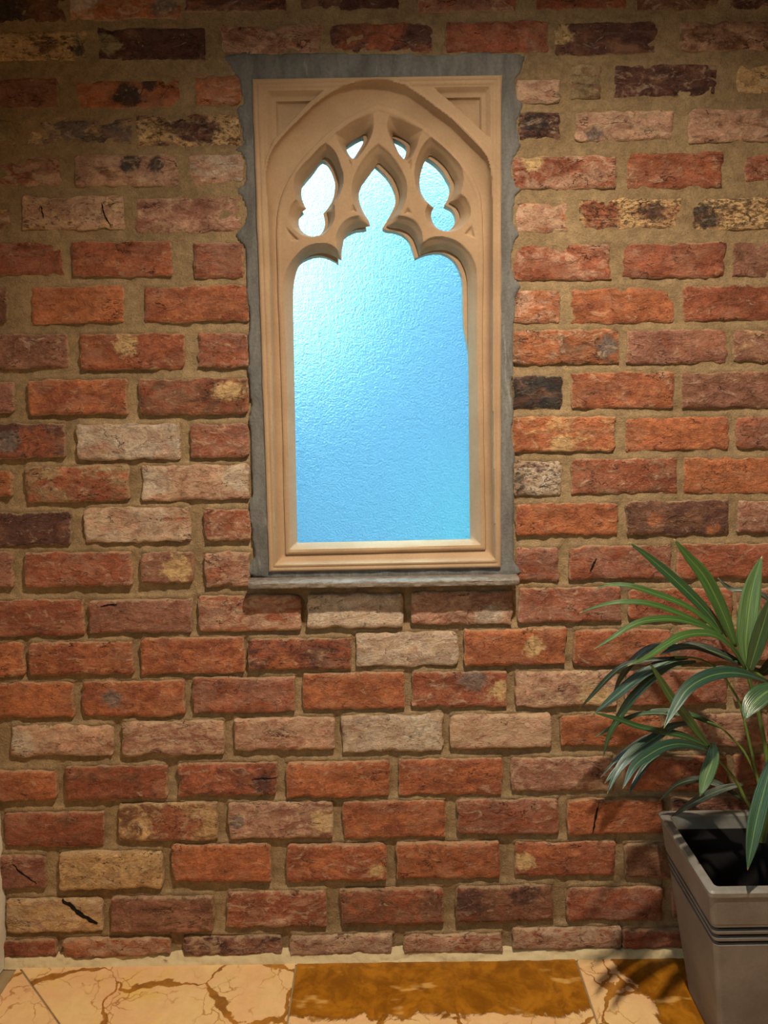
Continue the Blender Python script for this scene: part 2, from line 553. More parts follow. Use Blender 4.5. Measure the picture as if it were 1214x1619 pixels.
for (a0, a1, b0, b1) in ((YB, wy0 - 0.001, 0, ZC), (wy1 + 0.001, 0.12, 0, ZC), (wy0, wy1, 0, wz0 - 0.001), (wy0, wy1, wz1 + 0.001, ZC)):
    box('wall_core', XL - 0.11, XL - 0.008, a0, a1, b0, b1, MPLW, wl)
w2 = empty('window_2', (XL - 0.05, (wy0 + wy1) / 2, wz0))
tag(w2, 'small plain white framed window in the side wall', 'window', 'structure')
fm = 0.045
for (a0, a1, b0, b1) in ((wy0 - .03, wy1 + .03, wz0 - .03, wz0 + fm), (wy0 - .03, wy1 + .03, wz1 - fm, wz1 + .03), (wy0 - .03, wy0 + fm, wz0 + fm, wz1 - fm), (wy1 - fm, wy1 + .03, wz0 + fm, wz1 - fm)):
    bx = box('window_frame', XL - 0.09, XL - 0.05, a0, a1, b0, b1, MPLW); bx.parent = w2; bx.location = -w2.location
pl = bpy.data.lights.new('window_portal', 'AREA'); pl.shape = 'RECTANGLE'; pl.size = wz1 - wz0; pl.size_y = wy1 - wy0; pl.cycles.is_portal = True
po = bpy.data.objects.new('window_portal', pl); po.location = (XL - 0.04, (wy0 + wy1) / 2, (wz0 + wz1) / 2)
po.rotation_euler = Vector((1, 0, 0)).to_track_quat('-Z', 'Y').to_euler(); COL.objects.link(po)

# ------------------------------------------------------------------ brick data, traced row by row: x0 x1 y0 y1 first second share white dark
C = {'R': lin(148, 87, 66), 'O': lin(168, 104, 72), 'D': lin(88, 60, 56), 'P': lin(184, 146, 126), 'W': lin(190, 174, 160),
     'Y': lin(196, 164, 120), 'K': lin(58, 55, 55), 'M': lin(148, 104, 90), 'B': lin(118, 84, 66), 'G': lin(116, 102, 98),
     'T': lin(150, 134, 104)}
ROWS = """
-75 103 -22 37 BK3 0 0.3|106 285 -22 31 OP4 .3 0|292 453 -25 18 DR4 0 .2|473 631 -28 17 DM3 0 .2|661 815 -28 18 MR4 .2 0|846 990 -30 14 RB3 0 0|1005 1140 -32 16 BP4 .2 0|1152 1320 -32 14 DP4 .2 .2
-25 138 48 97 YT4 .3 .5|154 326 42 95 TD7 0 .3|349 507 38 84 MP5 .3 0|520 685 35 83 DR5 .1 .2|704 866 33 83 RM4 0 0|877 1045 31 86 DB4 .1 .1|1076 1235 33 80 BP5 .2 0
-80 92 123 171 MR3 .1 0|120 285 125 171 OR3 0 0|308 381 120 166 OP4 .2 0|817 886 125 163 PO3 .6 0|903 950 102 157 TB4 .1 0|969 1135 100 154 DP3 .3 .3|1164 1320 99 147 YR4 .4 .1
-130 22 190 230 TY3 0 0|38 208 187 230 YG6 .2 .3|215 380 180 232 YD5 .3 .6|820 886 176 222 DP4 .2 .8|908 1064 175 223 PT4 .4 .1|1088 1250 171 225 PB4 .4 0
-70 95 249 296 PR5 .4 0|119 281 244 295 PB4 .3 .1|298 384 244 291 WP5 .3 0|810 974 247 299 RP5 .2 .1|991 1143 239 298 RO4 .2 0|1178 1330 242 287 RM4 .3 0
-110 16 329 366 YB5 .3 .2|35 196 310 363 PY4 .4 .4|213 384 310 368 PM5 .2 .1|815 899 320 368 PO4 .5 0|915 1079 313 363 YR4 .2 .7|1095 1260 311 363 YK4 .2 .8
-70 99 381 435 RM4 0 0|114 272 381 437 RO4 .1 0|306 384 383 440 MR5 .1 .1|811 965 386 444 RP4 .1 0|984 1147 384 440 RM4 0 0|1159 1320 381 437 MB5 0 .1
-110 10 455 510 BD4 .2 .2|48 194 452 511 OR3 0 0|227 391 452 509 RO5 .1 .1|811 887 457 512 PO5 .1 0|903 1067 454 512 OR4 .1 .1|1081 1240 452 507 RM3 .1 0
-70 105 528 583 MB4 .2 .2|126 290 528 585 RO4 .1 0|311 391 526 582 RM5 .1 0|811 979 521 576 BO5 .3 .2|991 1150 521 575 MR4 .1 .1|1161 1320 519 570 MY4 .2 .2
-100 21 604 654 MG3 .1 0|43 199 600 656 RO5 .1 0|220 391 599 656 RB5 .1 .2|811 889 594 647 KG3 0 .3|903 1066 588 646 OR5 .2 0|1078 1240 588 646 MB5 .1 0
-65 102 671 725 DR4 .1 .3|121 284 671 727 WP4 .3 .1|301 393 670 723 MR5 .2 .1|811 972 659 715 OY4 .2 .1|991 1152 659 713 OR4 0 .1|1164 1330 658 708 RM5 .1 0
-105 17 746 786 OO3 0 .1|40 202 737 794 RT5 .2 .3|223 394 736 791 PR4 .6 .1|813 887 729 784 WD5 .6 .6|903 1071 725 781 RB4 .2 .2|1081 1250 723 781 OR3 0 0
-60 110 812 864 DB3 .1 .2|133 299 803 857 PW5 .6 .1|323 396 805 855 RP4 .3 0|815 977 796 847 OR4 .1 0|991 1154 792 846 BD5 .1 .2|1166 1320 791 842 MP4 .3 .1
-110 18 874 930 MR3 .1 0|38 206 874 928 RM5 .2 0|221 305 873 923 MB4 .1 0|323 396 874 928 RP5 .3 0|815 884 866 919 RM5 .1 0|900 1062 864 916 MR5 .1 .1|1071 1235 860 914 RM3 .1 0
-35 130 949 1007 RM4 .1 0|138 303 949 1001 MR4 .1 0|313 476 942 998 RP5 .3 .1|486 637 940 993 PW6 .5 .2|651 810 936 988 PM5 .3 .1|820 983 930 985 MR5 .2 .1|995 1157 931 980 RO4 .1 0|1168 1320 930 976 MB4 .2 0
-85 36 1018 1071 OR4 .2 0|45 210 1016 1068 RO5 .2 .1|221 385 1009 1066 OR5 .1 .1|392 556 1010 1059 DR5 .1 .4|563 725 1002 1054 WP4 .5 .1|734 895 996 1052 OR4 .1 0|908 1062 997 1052 OR5 .1 0|1075 1235 995 1048 MR5 .1 0
-45 114 1082 1137 OR3 0 0|130 291 1078 1134 RO5 .1 .2|304 465 1073 1127 MR5 .1 .1|478 639 1066 1123 OR4 .1 0|651 801 1064 1118 RP4 .2 .1|816 977 1063 1118 PM4 .5 .1|990 1150 1060 1114 MR5 .1 0|1163 1320 1060 1112 MB5 .1 0
14 178 1149 1198 PR4 .6 .1|192 353 1142 1194 PM5 .5 .1|370 528 1137 1187 PR4 .4 0|540 701 1133 1190 WP4 .6 .2|713 870 1131 1184 PO4 .8 .1|887 1045 1132 1181 OO3 0 0|1058 1216 1130 1180 MP5 .2 .1|1228 1380 1130 1180 MR4 0 0
-70 87 1221 1268 OR4 .1 0|102 263 1213 1266 RB4 0 .1|282 437 1208 1258 RD4 .2 .1|452 616 1206 1261 OR4 .1 0|630 794 1202 1258 OR5 .1 .1|808 970 1200 1253 MP4 .4 .1|988 1150 1198 1250 RO4 .1 0|1163 1320 1196 1248 BR5 0 .1
7 164 1287 1341 RB4 .1 .1|187 343 1272 1330 YB5 .3 .1|361 526 1270 1326 PM5 .4 0|542 704 1268 1327 OR5 .1 .1|723 884 1266 1320 MR5 .2 0|898 1048 1265 1320 OR4 .1 0|1062 1222 1262 1316 MB4 .1 0|1236 1390 1262 1316 RM4 0 0
-60 71 1356 1408 MR4 .1 .1|92 256 1348 1407 YT3 .3 .3|272 427 1337 1395 OR4 .1 .1|452 611 1337 1394 OR5 .2 .2|627 791 1334 1389 OR4 .1 .1|815 974 1334 1387 RO4 .1 .1|989 1150 1337 1389 BM4 0 .1|1163 1320 1335 1387 RM4 0 0
7 161 1424 1477 YP4 .5 .1|175 337 1420 1476 MB5 .1 0|358 517 1412 1467 RP4 .3 .1|540 700 1408 1462 BR5 .1 .1|722 875 1403 1457 BR4 .1 .3|898 1048 1405 1457 RM5 .1 0|1063 1222 1402 1454 MB4 0 0|1236 1390 1400 1452 RM4 0 0
-60 88 1490 1516 RB4 .2 .1|100 268 1486 1514 OP5 .4 .2|289 445 1482 1512 DM5 .4 .2|457 621 1481 1512 PM5 .7 .2|640 796 1480 1508 RP5 .6 .1|811 983 1470 1502 RW4 .7 .1|986 1150 1472 1500 RM3 .1 0|1163 1320 1470 1496 RB4 0 0
"""
# stains of a shape of their own: (row, index): [(u, v, radius in brick heights, colour)]
BLOBS = {(0, 0): [(-.05, -.1, .55, 'K')], (0, 1): [(.35, -.1, .4, 'G'), (-.35, .1, .4, 'W')],
         (1, 0): [(.45, -.2, .35, 'K'), (.1, .1, .4, 'B')], (1, 1): [(.2, 0, .95, 'D'), (-.4, 0, .35, 'T')], (1, 5): [(-.42, .1, .36, 'Y')],
         (1, 3): [(.35, .1, .55, 'D')], (2, 1): [(0, -.05, .55, 'K'), (.2, .35, .3, 'K')], (3, 1): [(-.4, 0, .32, 'Y'), (-.05, .1, .55, 'G')],
         (3, 2): [(.1, -.1, .5, 'D'), (.42, 0, .4, 'Y')], (3, 3): [(-.2, .1, .45, 'K')], (4, 1): [(.05, .2, .3, 'K'), (.28, .22, .28, 'K')],
         (3, 4): [(-.3, -.2, .3, 'G')],
         (4, 3): [(-.3, .35, .3, 'Y')], (5, 4): [(-.3, 0, .6, 'R'), (.2, .1, .4, 'K')], (5, 5): [(-.4, -.1, .45, 'K')],
         (7, 1): [(.1, 0, .5, 'O')], (8, 1): [(-.05, .25, .3, 'Y')], (9, 2): [(.33, .15, .36, 'Y')], (9, 0): [(-.1, 0, .4, 'G')],
         (10, 0): [(.25, -.1, .55, 'R'), (-.05, 0, .3, 'G')], (11, 1): [(.1, -.25, .6, 'R')], (11, 3): [(-.38, -.2, .45, 'K'), (.2, -.2, .5, 'W')],
         (11, 2): [(-.4, .1, .5, 'W'), (.4, .1, .5, 'W')], (12, 0): [(.1, -.1, .8, 'D')], (12, 1): [(.4, .2, .35, 'R')],
         (12, 4): [(-.25, -.05, .2, 'O'), (.35, -.35, .2, 'O')], (13, 2): [(.25, 0, .42, 'Y')], (14, 3): [(-.35, 0, .55, 'W'), (.42, 0, .35, 'W')],
         (14, 4): [(.3, -.3, .4, 'W')], (15, 3): [(-.15, -.3, .4, 'O')], (15, 5): [(.18, .1, .3, 'Y')], (16, 1): [(-.2, .05, .32, 'G')],
         (16, 4): [(.42, -.05, .3, 'Y'), (.15, .25, .4, 'G')], (16, 5): [(.3, -.2, .4, 'Y')], (17, 3): [(.3, 0, .55, 'W')], (17, 0): [(-.38, 0, .4, 'W')],
         (18, 2): [(.38, -.1, .4, 'D')], (19, 1): [(.08, -.12, .6, 'R')], (19, 2): [(.42, 0, .3, 'Y'), (-.42, 0, .2, 'G')],
         (20, 5): [(-.4, 0, .28, 'Y')], (20, 3): [(.4, -.2, .25, 'Y')], (21, 4): [(-.36, .05, .4, 'D'), (.2, .2, .4, 'D')],
         (8, 3): [(-.25, 0, .5, 'O'), (.4, 0, .3, 'G')], (10, 3): [(.0, -.3, .3, 'Y')], (13, 0): [], (6, 0): [], (21, 0): []}

bricks = []
for ri, row in enumerate([r for r in ROWS.strip().split('\n')]):
    for bi, s in enumerate(row.split('|')):
        a = s.split()
        x0, x1, y0, y1 = map(float, a[:4])
        c1, c2, share = a[4][0], a[4][1], int(a[4][2]) / 10
        bricks.append(dict(px=(x0, x1, y0, y1), c=(c1, c2), par=(share, float(a[5]), float(a[6])), blobs=BLOBS.get((ri, bi), []), row=ri))

# the wall goes on out of the picture: one course above, and on towards the next corner
rng = random.Random(11)
for b in list(bricks):
    pass
rows_last = {}
for b in bricks:
    rows_last.setdefault(b['row'], []).append(b)
for ri, bl in rows_last.items():
    last = max(bl, key=lambda b: b['px'][1])
    x1, y0, y1 = last['px'][1], last['px'][2], last['px'][3]
    for k in range(2):
        bricks.append(dict(px=(x1 + 13, x1 + 176, y0 - 2, y1 - 2), c=(rng.choice('RMOB'), rng.choice('RMPB')), par=(.4, .1, .1), blobs=[], row=ri))
        x1 += 177
for k in range(9):
    x0 = -150 + 178 * k
    bricks.append(dict(px=(x0, x0 + 163, -100 - k * 2.4, -45 - k * 2.4), c=(rng.choice('RMOD'), rng.choice('RMPB')), par=(.4, .1, .1), blobs=[], row=-1))

def recess(x, z):
    """how far the mortar lies behind the brick faces: raked out low down, nearly flush above"""
    low = np.clip((1.02 - z) / 0.25, 0, 1)
    mid = np.clip((1.62 - z) / 0.3, 0, 1)
    left = np.clip((0.12 - x) / 0.3, 0, 1)
    return 0.0032 + mid * (0.0028 + 0.0062 * left) * (1 - low) + low * 0.0110


FACE = -0.013
YF = FACE
wall = None
nzb = 0
brick_list = []
for i, b in enumerate(bricks):
    x0, x1, y0, y1 = b['px']
    p = at_arr([(x0, y0), (x1, y0), (x1, y1), (x0, y1), ((x0 + x1) / 2, (y0 + y1) / 2)], FACE)
    # world size of the brick and its centre (courses are laid level)
    cx, cz = p[4]
    w = (p[1, 0] - p[0, 0] + p[2, 0] - p[3, 0]) / 2
    h = (p[0, 1] - p[3, 1] + p[1, 1] - p[2, 1]) / 2
    # keep inside the corner
    l = cx - w / 2; r = cx + w / 2
    if r < XL + 0.01:
        continue
    if l < XL + 0.002 and r > XL:
        l = XL - 0.03
    if l > XR - 0.01: continue
    r = min(r, XR - 0.004)
    cx, w = (l + r) / 2, r - l
    brick_list.append((b, cx, cz, w, h))

# ---- mortar bed = the wall itself
WX0, WX1 = XL - 0.01, XR
step = 0.0062
gx = np.arange(WX0, WX1 + step, step)
gz = np.arange(0, ZC + step, step)
GX, GZ = np.meshgrid(gx, gz, indexing='ij')
rec = recess(GX, GZ)
# the bed joints slope: pressed in under a brick, fuller on top of the next one
for (_b, _cx, _cz, _w, _h) in brick_list:
    i0, i1_ = np.searchsorted(gx, [_cx - _w / 2, _cx + _w / 2]); k0_, k1_ = np.searchsorted(gz, [_cz + _h / 2 - 0.002, _cz + _h / 2 + 0.013])
    if i1_ > i0 and k1_ > k0_:
        dd_ = (gz[k0_:k1_] - (_cz + _h / 2)) / 0.013
        rec[i0:i1_, k0_:k1_] *= (0.55 + 0.45 * np.clip(dd_, 0, 1))[None, :]
GY = FACE + rec + 0.0021 * fbm(GX * 22, GZ * 30, 2, 4) * (0.6 + rec * 100) + 0.0009 * fbm(GX * 110, GZ * 110, 3, 2)
idx = np.arange(GX.size).reshape(GX.shape)
F = np.stack([idx[:-1, :-1], idx[1:, :-1], idx[1:, 1:], idx[:-1, 1:]], -1).reshape(-1, 4)
# opening for the window
wc = at_arr([(404, 126), (788, 126), (786, 897), (430, 897)], -0.01)
ox0, ox1, oz0, oz1 = max(wc[0, 0], wc[3, 0]), min(wc[1, 0], wc[2, 0]), wc[2:, 1].max(), wc[:2, 1].min()
ccx = GX.ravel()[F].mean(1); ccz = GZ.ravel()[F].mean(1)
keep = ~((ccx > ox0 - 0.012) & (ccx < ox1 + 0.008) & (ccz > oz0 - 0.006) & (ccz < oz1 + 0.008))
wall = quad_mesh('wall_back', np.stack([GX, GY, GZ], -1).reshape(-1, 3), F[keep], MM)
tag(wall, 'reclaimed red brick wall in brown lime mortar around the gothic window', 'wall', 'structure')
# the body of the wall behind the mortar face, so that daylight enters by the window only
for nm, a in (('wall_core', (WX0, ox0 - 0.004, 0, ZC)), ('wall_core', (ox1 + 0.004, WX1, 0, ZC)), ('wall_core', (ox0 - 0.004, ox1 + 0.004, 0, oz0 - 0.004)), ('wall_core', (ox0 - 0.004, ox1 + 0.004, oz1 + 0.004, ZC))):
    box(nm, a[0], a[1], 0.006, 0.115, a[2], a[3], MM, wall)


def brick_mesh(w, h, seed, dz):
    off = np.array([0, 0.0014, 0.0036, 0.0075])
    def axis(L, n):
        c = np.linspace(-L / 2 + 0.013, L / 2 - 0.013, n)
        return np.concatenate([-L / 2 + off, c, (L / 2 - off)[::-1]])
    ux = axis(w, max(3, int(w / 0.0095))); uz = axis(h, max(2, int(h / 0.0095)))
    X, Z = np.meshgrid(ux, uz, indexing='ij')
    rs = np.random.RandomState(seed)
    # rounded corners, each its own radius
    for sx in (-1, 1):
        for sz in (-1, 1):
            rad = min(0.004 + 0.011 * rs.rand() ** 2, h * 0.3)
            dx = sx * X - (w / 2 - rad); dzv = sz * Z - (h / 2 - rad)
            mk = (dx > 0) & (dzv > 0)
            L = np.sqrt(dx ** 2 + dzv ** 2); mx = np.maximum(dx, dzv)
            f = np.where(mk, mx / np.maximum(L, 1e-9), 1)
            X = np.where(mk, sx * (w / 2 - rad + dx * f), X); Z = np.where(mk, sz * (h / 2 - rad + dzv * f), Z)
    nx, nz = X.shape
    U = np.abs(X) / (w / 2); Vn = np.abs(Z) / (h / 2)
    e = np.minimum(w / 2 - np.abs(X), h / 2 - np.abs(Z))
    # ragged outline
    wx = np.exp(-(w / 2 - np.abs(X)) / 0.010); wz = np.exp(-(h / 2 - np.abs(Z)) / 0.008)
    X2 = X + wx * (0.0036 * fbm(X * 60, Z * 85, seed + 1, 3) + 0.0030 * fbm(X * 18, Z * 30, seed + 11, 2))
    Z2 = Z + wz * (0.0036 * fbm(X * 65, Z * 60, seed + 2, 3) + 0.0032 * fbm(X * 20, Z * 12, seed + 12, 2))
    chip = np.clip(fbm(X * 30, Z * 42, seed + 3, 3) - 0.16, 0, 1) * np.exp(-e / 0.012)
    roll = np.clip(1 - e / 0.0075, 0, 1) ** 2
    tilt = (rs.rand() - 0.5) * 0.02 * X + (rs.rand() - 0.5) * 0.03 * Z
    Y = (0.0022 * fbm(X * 22, Z * 34, seed + 4, 4) + 0.0016 * fbm(X * 90, Z * 130, seed + 5, 2) + roll * 0.0036 + chip * 0.014 + tilt + dz)
    V = np.stack([X2, Y, Z2], -1).reshape(-1, 3)
    idx = np.arange(nx * nz).reshape(nx, nz)
    F = np.stack([idx[:-1, :-1], idx[1:, :-1], idx[1:, 1:], idx[:-1, 1:]], -1).reshape(-1, 4)
    ring = np.concatenate([idx[:, 0], idx[-1, 1:], idx[-2::-1, -1], idx[0, -2:0:-1]])
    B = V[ring].copy(); B[:, 1] = 0.017
    k = len(V); m = len(ring)
    V = np.concatenate([V, B])
    a = np.arange(m); b2 = (a + 1) % m
    F = np.concatenate([F, np.stack([ring[a], k + a, k + b2, ring[b2]], -1)])
    edge = np.concatenate([np.exp(-e.ravel() / 0.0055), np.ones(m)])
    return V, F, edge


for i, (b, cx, cz, w, h) in enumerate(brick_list):
    rs = np.random.RandomState(1000 + i)
    dz = (rs.rand() - 0.5) * 0.005
    V, Fq, edge = brick_mesh(w, h, 31 * i + 7, dz)
    o = quad_mesh('brick', V, Fq, MB, wall)
    o.location = (cx, FACE, cz)
    b['obj'] = o; b['V'] = V; b['c3'] = (cx, cz)
    a = o.data.attributes.new('edge', 'FLOAT', 'POINT')
    a.data.foreach_set('value', edge.astype(np.float32))
    j = 0.93 + 0.14 * rs.rand()
    o['c1'] = [float(c * j) for c in C[b['c'][0]]]
    o['c2'] = [float(c * j) for c in C[b['c'][1]]]
    o['par'] = [float(v) for v in b['par']]
    o['seed'] = [float(v) for v in rs.rand(3) * 40]
    bl = list(b['blobs']) + [(0, 0, 0, 'K')] * 2
    for q, (u, v, rr, cc) in enumerate(bl[:2]):
        o['b%d' % (q + 1)] = [float(u * w), float(v * h), float(rr * h)]
        o['b%dc' % (q + 1)] = [float(c) for c in C[cc]]

# dark scorch lines and cracks with a shape of their own on single bricks: pixel path, width
MSOOT = mat_flat('soot', lin(30, 26, 26), 0.9, 0.1)
def mark(ri, bi, pts, width, name='crack'):
    b = [b for b in bricks if b['row'] == ri][bi]
    o = b['obj']; V = b['V']; cx, cz = b['c3']
    P = at_arr(pts, FACE) - np.array([cx, cz])
    n = 14
    T = np.linspace(0, len(P) - 1, n); I = np.minimum(T.astype(int), len(P) - 2); fr = T - I
    L = P[I] * (1 - fr)[:, None] + P[I + 1] * fr[:, None]
    d = np.gradient(L, axis=0); d /= np.linalg.norm(d, axis=1)[:, None]; nrm = np.stack([-d[:, 1], d[:, 0]], -1)
    w = width / 750 / 2 * (0.35 + 0.65 * np.sin(np.linspace(0.15, 3.0, n))) * (1 + 0.5 * vnoise(np.arange(n) * 1.3, np.zeros(n), ri * 7 + bi))
    L = L + nrm * (width / 750 * 0.2 * vnoise(np.arange(n) * 0.9, np.ones(n), ri))[:, None]
    vs_ = []
    for sgn in (-1, 1):
        E = L + nrm * (w * sgn)[:, None]
        for e_ in E:
            k = np.argmin((V[:, 0] - e_[0]) ** 2 + (V[:, 2] - e_[1]) ** 2 + (V[:, 1] > 0.012) * 1.0)
            vs_.append((e_[0], V[k, 1] - 0.0009, e_[1]))
    mesh_obj(name, vs_, [(i, i + 1, n + i + 1, n + i) for i in range(n - 1)], MSOOT, o, False)

mark(21, 0, [(97, 1424), (112, 1434), (130, 1449), (153, 1462)], 8, 'scorch_line')
mark(20, 0, [(19, 1367), (36, 1383), (58, 1398)], 3)
mark(19, 5, [(946, 1268), (941, 1290), (936, 1316)], 3)
mark(13, 5, [(942, 882), (937, 893), (933, 903)], 4)
mark(5, 1, [(66, 326), (69, 340), (70, 346)], 2)
mark(5, 1, [(161, 322), (166, 342), (176, 357)], 2.5)
mark(18, 2, [(398, 1232), (415, 1230), (436, 1231)], 2)
mark(14, 1, [(160, 958), (172, 956), (186, 955)], 3)

# ------------------------------------------------------------------ 2D tools for the window
def spline(pts, closed=True, n=5, sharp=()):
    """Catmull-Rom through the points; the indices in sharp stay corners"""
    P = np.array(pts, float); N = len(P); out = []
    sharp = {s % N for s in sharp}
    for i in range(N if closed else N - 1):
        p1, p2 = P[i], P[(i + 1) % N]
        p0 = P[(i - 1) % N] if i not in sharp and (closed or i > 0) else 2 * p1 - p2
        p3 = P[(i + 2) % N] if (i + 1) % N not in sharp and (closed or i + 2 < N) else 2 * p2 - p1
        for k in range(n):
            t = k / n
            out.append(0.5 * ((2 * p1) + (-p0 + p2) * t + (2 * p0 - 5 * p1 + 4 * p2 - p3) * t * t + (-p0 + 3 * p1 - 3 * p2 + p3) * t ** 3))
    if not closed: out.append(P[-1])
    return np.array(out)


def poly_dist(poly, Q):
    """distance, nearest point and inside test for points Q (n,2)"""
    A = poly; B = np.roll(poly, -1, 0)
    best = np.full(len(Q), 1e9); near = np.zeros_like(Q); ins = np.zeros(len(Q), bool)
    for a, b in zip(A, B):
        d = b - a; L = d @ d
        if L < 1e-14: continue
        t = np.clip(((Q - a) @ d) / L, 0, 1)
        c = a + t[:, None] * d
        dd = ((Q - c) ** 2).sum(1)
        m = dd < best
        best[m] = dd[m]; near[m] = c[m]
        if a[1] != b[1]:
            cr = ((a[1] > Q[:, 1]) != (b[1] > Q[:, 1])) & (Q[:, 0] < (b[0] - a[0]) * (Q[:, 1] - a[1]) / (b[1] - a[1]) + a[0])
            ins ^= cr
    return np.sqrt(best), near, ins


YS = -0.020                                  # front plane of the stone
def P2(pts, Y=YS):
    return at_arr(pts, Y)

SH_main = [(466, 866), (461, 600), (459, 480), (460, 447), (464, 426), (472, 408), (483.5, 400), (499, 394.5), (514, 395), (529, 401), (538, 406.5),
           (538, 395), (539.5, 383), (543, 369), (551, 360), (565, 353), (576, 351.5), (584.4, 350),
           (582, 341), (574.5, 329), (568.5, 315), (566, 302), (568, 290), (576, 275), (586, 261), (598, 245),
           (611, 257), (622, 270), (629.5, 286), (632.5, 299), (631.5, 311), (626, 324), (618.5, 337), (611, 349.5),
           (618, 352.5), (630, 354), (643.5, 359), (654, 369), (659.5, 382), (664.5, 398.5),
           (677, 393), (690, 389.5), (706, 389), (720, 395), (730.5, 404.5), (738, 419), (742, 435), (743, 460), (744.5, 600), (747, 860)]
F_main = [(456, 873), (451, 600), (446.5, 480), (446, 447), (449, 430), (455, 416), (466, 401), (480, 388), (496, 382), (513, 381), (525, 386), (532, 392),
          (531, 383), (530, 371), (535, 357), (544, 345), (556, 338.5), (567, 337),
          (562, 325), (557, 312), (555, 298), (557, 281), (562.5, 265), (572, 248), (585, 232), (597.5, 220.5),
          (613, 233), (626, 249), (637, 267), (643, 283), (644, 298), (642, 311), (637, 324), (630.5, 336.5),
          (643, 338.5), (655, 344), (663, 353), (668, 365), (669.5, 380),
          (680, 373), (695, 370), (713, 373), (729, 381), (741, 392.5), (749, 404.5), (754, 418), (756, 433), (756, 456), (756.5, 600), (762, 865)]
H_left = [(511, 237), (519, 241), (526, 252), (531, 266), (533.5, 279), (532, 294), (528, 307), (520, 319), (514, 325.5), (516.5, 336), (516.5, 346.5), (512, 357),
          (502, 364), (489, 366), (478, 362), (470, 353), (468, 342.5), (470, 333), (475, 326), (480.5, 321.5), (477, 315), (473, 304), (472.5, 294), (475, 281), (484, 269), (495, 256), (505, 242)]
F_left = [(513.5, 220), (523, 228), (531, 239), (537.5, 257), (542, 272.5), (541, 287), (535, 304), (526.5, 317.5), (528, 329), (527, 343), (520, 357), (508.5, 367.5),
          (490, 371), (474, 367), (461, 356), (454.5, 342.5), (454.5, 331), (459, 319), (466, 311), (464, 299), (463, 284.5), (466, 271), (474, 259), (490, 243), (502, 230)]
H_right = [(682, 232.5), (695, 241), (708, 254), (717, 269), (722, 280), (721, 291), (717, 303), (712.5, 311), (718, 314), (724.5, 318), (730, 327), (731, 337), (726.5, 346.5),
           (718.5, 355), (708, 358), (696, 354.5), (688, 346), (684, 335), (685, 326), (688.5, 319.5), (680, 313), (671, 302), (666.5, 291), (665, 278), (667, 263), (673, 246)]
F_right = [(681, 211), (692, 219), (704, 229), (718.5, 243.5), (730.5, 259.5), (734.5, 274), (733.5, 288), (729.5, 302), (737, 307), (743.5, 317.5), (746.5, 330.5), (743.5, 342.5), (734, 354),
           (720, 361.5), (705, 362), (691, 358), (680, 349), (674.5, 338.5), (674, 327), (678.5, 317.5), (668, 309), (660, 294), (656.5, 278), (657, 257), (662, 240), (670, 223)]
H_eyeL = [(580, 201), (579, 210), (572.5, 222), (563, 236), (556, 239.5), (549, 232), (545, 221), (548, 216), (559, 208.5), (569, 202.5), (576, 199.5)]
F_eyeL = [(590, 172), (590, 190), (588.5, 203), (580.5, 222), (568, 240), (557, 248), (546, 240), (534, 220), (528, 206), (549, 191), (571, 179)]
H_eyeR = [(622, 201), (621, 206), (625, 217.5), (632, 232), (640, 242), (647, 235), (650.5, 219), (645, 211), (633, 204)]
F_eyeR = [(614, 175), (612, 190), (613.5, 200), (618.5, 214), (630, 236), (645, 249), (657, 232), (663, 215), (669, 200), (650, 190), (631, 181)]
A2 = [(450, 880), (443, 600), (438, 480), (436, 400), (436, 343), (444, 308), (459, 278), (481, 247), (507, 219), (537, 193), (571, 173), (597.5, 162),
      (631, 173.5), (669, 195), (704, 226), (734, 257), (754, 290), (762, 320), (765, 400), (764.5, 480), (764.5, 600), (769, 872)]
A1 = [(435, 893), (430, 600), (427, 450), (426, 385), (424, 330), (421, 290), (422, 264), (430, 238), (451, 211), (479, 183), (500, 163), (530, 143), (562, 131), (598, 126),
      (635, 134), (664, 151), (690, 170.5), (712, 187), (737, 211), (762, 238), (773, 258), (777, 290), (778, 343), (778, 450), (778.5, 600), (783, 885)]
OUT = [(398, 124), (793, 118), (792, 898), (425, 905)]
SPL = [(419, 142), (518, 139), (505, 147), (489, 160), (474, 176), (453, 198), (433.5, 218.5), (420, 242)]
SPR = [(683, 135.5), (777, 134.5), (777.5, 219), (772, 215), (745, 189), (713, 160), (697, 147)]
PITS = [[(447, 352), (457, 379), (473, 377)], [(735, 367), (748, 351), (754, 374)], [(556, 316), (566, 333), (553, 331)], [(645, 322), (653, 334), (638, 335)],
        [(548, 243), (556, 252), (553, 266)], [(645, 252), (653, 243), (650, 268)]]

tr = {'main_h': spline(P2(SH_main), n=4, sharp=(0, 10, 17, 25, 33, 39, 49)), 'main_f': spline(P2(F_main), n=4, sharp=(0, 11, 17, 25, 33, 38, 49)),
      'l_h': spline(P2(H_left), n=4, sharp=(0, 8, 19)), 'l_f': spline(P2(F_left), n=4, sharp=(0, 7, 18)),
      'r_h': spline(P2(H_right), n=4, sharp=(0, 7, 19)), 'r_f': spline(P2(F_right), n=4, sharp=(0, 7, 19)),
      'el_h': spline(P2(H_eyeL), n=4, sharp=()), 'el_f': spline(P2(F_eyeL), n=3, sharp=(0, 8)),
      'er_h': spline(P2(H_eyeR), n=4, sharp=()), 'er_f': spline(P2(F_eyeR), n=3, sharp=(0, 8)),
      'a1': spline(P2(A1), n=4, sharp=(0, 13, 25)), 'a2': spline(P2(A2), n=4, sharp=(0, 11, 21))}

